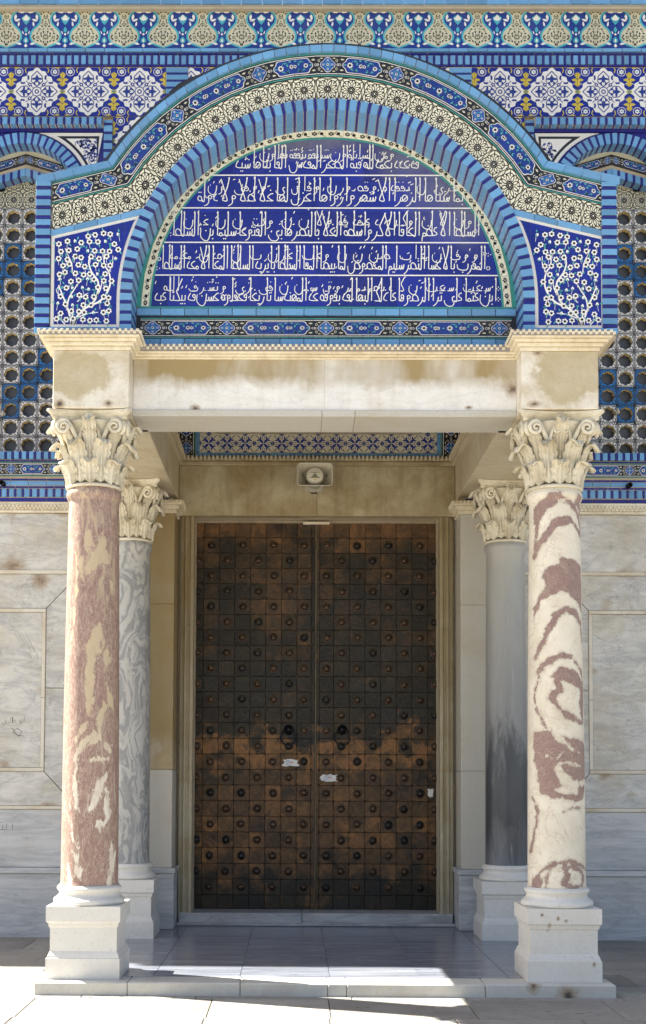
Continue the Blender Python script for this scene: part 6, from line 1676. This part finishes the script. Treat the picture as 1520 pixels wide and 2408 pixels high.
# torn papers
def paper(x0, y0, x1, y1, label, seed, marks=True):
    r = random.Random(seed); a = at(x0, y0, YD-.012); c = at(x1, y1, YD-.012); n = 26; pts = []
    cx, cz = (a[0]+c[0])/2, (a[1]+c[1])/2; hx, hz = abs(c[0]-a[0])/2, abs(a[1]-c[1])/2
    for i in range(n):
        t = 2*math.pi*i/n; k = 1/max(abs(math.cos(t)), abs(math.sin(t))); j = r.uniform(.68, 1.0); pts.append((cx+hx*math.cos(t)*k*min(1, j+.15*(abs(math.cos(t)) < .5)), cz+hz*math.sin(t)*k*j))
    t = thing('torn_paper', label, 'paper', (cx, YD-.011, cz), 'torn paper remnants on the doors')
    b = MB(); b.prism(pts, YD-.0125, YD-.0105); b.build('paper_sheet', 'paper', t)
    if marks:
        b = MB()
        for k in range(5):
            z = cz-hz*.55+hz*1.1*k/4; q0 = cx-hx*r.uniform(.3, .75); q1 = q0+hx*r.uniform(.3, .8); b.box(q0, q1, YD-.0135, YD-.0126, z-.0022, z+.0022)
        b.build('printed_line', 'bluish_print', t); b = MB(); b.box(cx-hx*.1, cx+hx*.35, YD-.0134, YD-.0126, cz-.006, cz+.008); b.build('printed_patch', 'pink_print', t)
paper(663, 1784, 705, 1803, 'torn white sticker with blue print on the left door', 4)
paper(750, 1820, 796, 1839, 'ragged white sticker near the seam of the right door', 9)
paper(1005, 1854, 1020, 1876, 'small white paper scrap at the right jamb', 5, False)
b = MB(); b.lathe([(.046, .001), (.044, .007), (.036, .009), (.030, .016), (.018, .022), (.002, .024)], 20)
M_b = b
# ------------------------------------------------------------------ horn loudspeaker over the doorway
sx, sz = at(741, 1115.5, 2.70); sw = (at(783, 1115, 2.70)[0]-at(698.5, 1115, 2.70)[0])/2; sh = (at(741, 1088, 2.70)[1]-at(741, 1143, 2.70)[1])/2
sp = thing('horn_loudspeaker', 'cream rectangular horn loudspeaker mounted above the copper doors', 'loudspeaker', (sx, 3.0, sz))
def rrect(hx, hz, r, y, n=6):
    pts = []
    for cx, cz, a0 in ((hx-r, hz-r, 0), (-(hx-r), hz-r, 90), (-(hx-r), -(hz-r), 180), (hx-r, -(hz-r), 270)):
        for i in range(n+1): a = R(a0+90*i/n); pts.append((cx+r*math.cos(a), y, cz+r*math.sin(a)))
    return pts
tilt = Matrix.Translation((sx, 2.70, sz)) @ Matrix.Rotation(R(-4), 4, 'X')
def loft(loops, mi=0, closed_end=True, smooth=True):
    b = MB(); n = len(loops[0]); vs = [p for L in loops for p in L]; fs = [(j*n+i, j*n+(i+1) % n, (j+1)*n+(i+1) % n, (j+1)*n+i) for j in range(len(loops)-1) for i in range(n)]
    if closed_end: fs.append(tuple((len(loops)-1)*n+i for i in range(n)))
    b.add(vs, fs, mi, smooth); return b
hx, hz = sw, sh
loft([rrect(hx*.50, hz*.50, .03, .20), rrect(hx*.62, hz*.62, .03, .15), rrect(hx*.80, hz*.80, .035, .08), rrect(hx*.94, hz*.93, .04, .02), rrect(hx, hz, .042, 0.0), rrect(hx+.001, hz+.001, .042, -.012), rrect(hx-.006, hz-.006, .038, -.013), rrect(hx-.009, hz-.009, .036, .0), rrect(hx*.86, hz*.86, .035, .05), rrect(hx*.68, hz*.66, .03, .12), rrect(hx*.50, hz*.46, .03, .19)]).build('horn', 'speaker_plastic', sp, tilt)
b = MB(); b.lathe([(.088, -.16), (.089, -.02), (.084, .0), (.078, .012), (.070, .018), (.066, .019), (.064, .021), (.002, .021)], 36); cpb = inst('driver_cap', b.mesh('driver_cap', ['speaker_cap']), sp, tilt @ Matrix.Translation((0, .05, .004)) @ Matrix.Rotation(R(90), 4, 'X'))
b = MB(); P = Pat()
P.poly('x', 0, [(-.056, -.030), (.056, -.030), (.03, -.018), (.016, -.002), (.010, .010), (-.010, .010), (-.016, -.002), (-.03, -.018)]); P.stroke('x', 0, [(-.056, .026), (.056, .026)], .004); P.ring('x', 0, 0, .010, .012, .004, 12)
for _, _, pp in P.p: b.prism(pp, -.0232, -.0212)
b.build('cap_emblem', 'olive_glaze', cpb, tilt @ Matrix.Translation((0, .05, .004)))
b = MB(); b.box(-.012, .012, -.0232, -.0212, -.056, -.044); b.build('cap_label', 'yellow_glaze', cpb, tilt @ Matrix.Translation((0, .05, .004)))
for s in (-1, 1):
    b = MB(); b.tube([(s*.118, .045, .02), (s*.118, .035, .005), (s*.118, .045, -.012)], .004, 6); b.build('wing_bolt', 'iron', sp, tilt)
b = MB(); b.box(-.09, .09, .19, .42, -.06, .06, 0, .01); b.build('driver_housing', 'speaker_plastic', sp, tilt)
b = MB(); b.box(-.03, .03, .35, .60, -.02, .03, 0, .004); b.build('wall_bracket', 'iron', sp, tilt)
# ------------------------------------------------------------------ small things on the wall
for x, y, lab in ((6, 1136, 'black drain pipe in the blue tiles, left of the porch'), (1480, 1142, 'black drain pipe in the blue tiles, right of the porch')):
    X, Z = at(x, y, YW-.05); t = thing('drain_pipe', lab, 'pipe', (X, YW, Z), 'drain pipes in the wall'); b = MB()
    n = 20; b.add([(X+.026*math.cos(2*math.pi*i/n)*k, YW-.09+d, Z+.026*math.sin(2*math.pi*i/n)*k) for k, d in ((1, .1), (1, 0), (.8, 0), (.8, .06)) for i in range(n)], [(j*n+i, j*n+(i+1) % n, (j+1)*n+(i+1) % n, (j+1)*n+i) for j in range(3) for i in range(n)]+[tuple(range(3*n, 4*n))], 0, True)
    b.build('pipe_tube', 'iron', t)
for x, y, lab in ((7, 1067-100+5, 'small metal clip on the left pierced window'), (1454, 967, 'small metal clip on the right pierced window')):
    X, Z = at(x, y, YW+.2); t = thing('metal_clip', lab, 'clip', (X, YW+.2, Z)); b = MB(); b.box(X-.022, X+.022, YW+.205, YW+.235, Z-.016, Z+.012, 0, .004); b.box(X-.008, X+.008, YW+.19, YW+.21, Z-.03, Z+.03, 0, .003); b.build('clip_plate', 'speaker_plastic', t)
# pencilled graffiti on the marble
def scrawl(txt, x0, y0, w, rot=0, rough=.5, name='graffiti'):
    X, Z = at(x0, y0, YW-.002); vs, fs = text_geo(shape_ar(txt), 3, -.02); mnx = min(v[0] for v in vs); wd = max(v[0] for v in vs)-mnx; k = w*px/wd; c, s = math.cos(R(rot)), math.sin(R(rot)); b = MB()
    b.add([(X+((v[0]-mnx)*c-v[1]*s)*k, YW-.0025, Z+((v[0]-mnx)*s+v[1]*c)*k*1.1) for v in vs], fs); return b.build(name, 'ink', fac)
scrawl('ابو طارق', 5, 1701, 53, 3)
scrawl('اللـه', 54, 1972, 12)
b = MB(); P = Pat()
for pts in ([(28, 1711), (40, 1728), (57, 1731)], [(42, 1712), (30, 1722), (46, 1732), (52, 1720), (40, 1713)], [(0, 1951), (16, 1951), (16, 1936)], [(6, 1951), (7, 1940)], [(30, 1951), (30, 1937)], [(1, 1935), (5, 1933)]):
    P.stroke('x', 0, [at(x, y, YW-.002) for x, y in pts], .0045)
for _, _, pp in P.p: b.add([(u, YW-.0028, v) for u, v in pp], [tuple(range(len(pp)))])
b.build('graffiti', 'ink', fac)
# scraped whitish patch on the right panel
b = MB(); r3 = random.Random(2)
for k in range(16):
    x = 1468+r3.uniform(-14, 30); y = 1600+k*8.5; p0 = at(x-r3.uniform(6, 20), y, YW-.003); p1 = at(x+r3.uniform(8, 26), y+r3.uniform(2, 7), YW-.003); P = Pat(); P.stroke('x', 0, [p0, ((p0[0]+p1[0])/2, (p0[1]+p1[1])/2+.006), p1], r3.uniform(.008, .03), False, .6)
    for _, _, pp in P.p: b.add([(u, YW-.0022-.00005*k, v) for u, v in pp], [tuple(range(len(pp)))])
t_ = NT('scraped_plaster'); t_.b.inputs['Alpha'].default_value = 1; pn_ = t_.noise(t_.pos(), 30, 5, .7); 
t_.put(t_.b.inputs['Alpha'], t_.ramp(pn_, [(.42, 0), (.62, .5)])); M['scraped_plaster'] = t_.done((.66, .67, .69), .8)
b.build('scraped_patch', 'scraped_plaster', fac)
for nm in [o.name for o in bpy.data.objects if o.name.startswith('lettering_source')]: bpy.data.objects.remove(bpy.data.objects[nm])
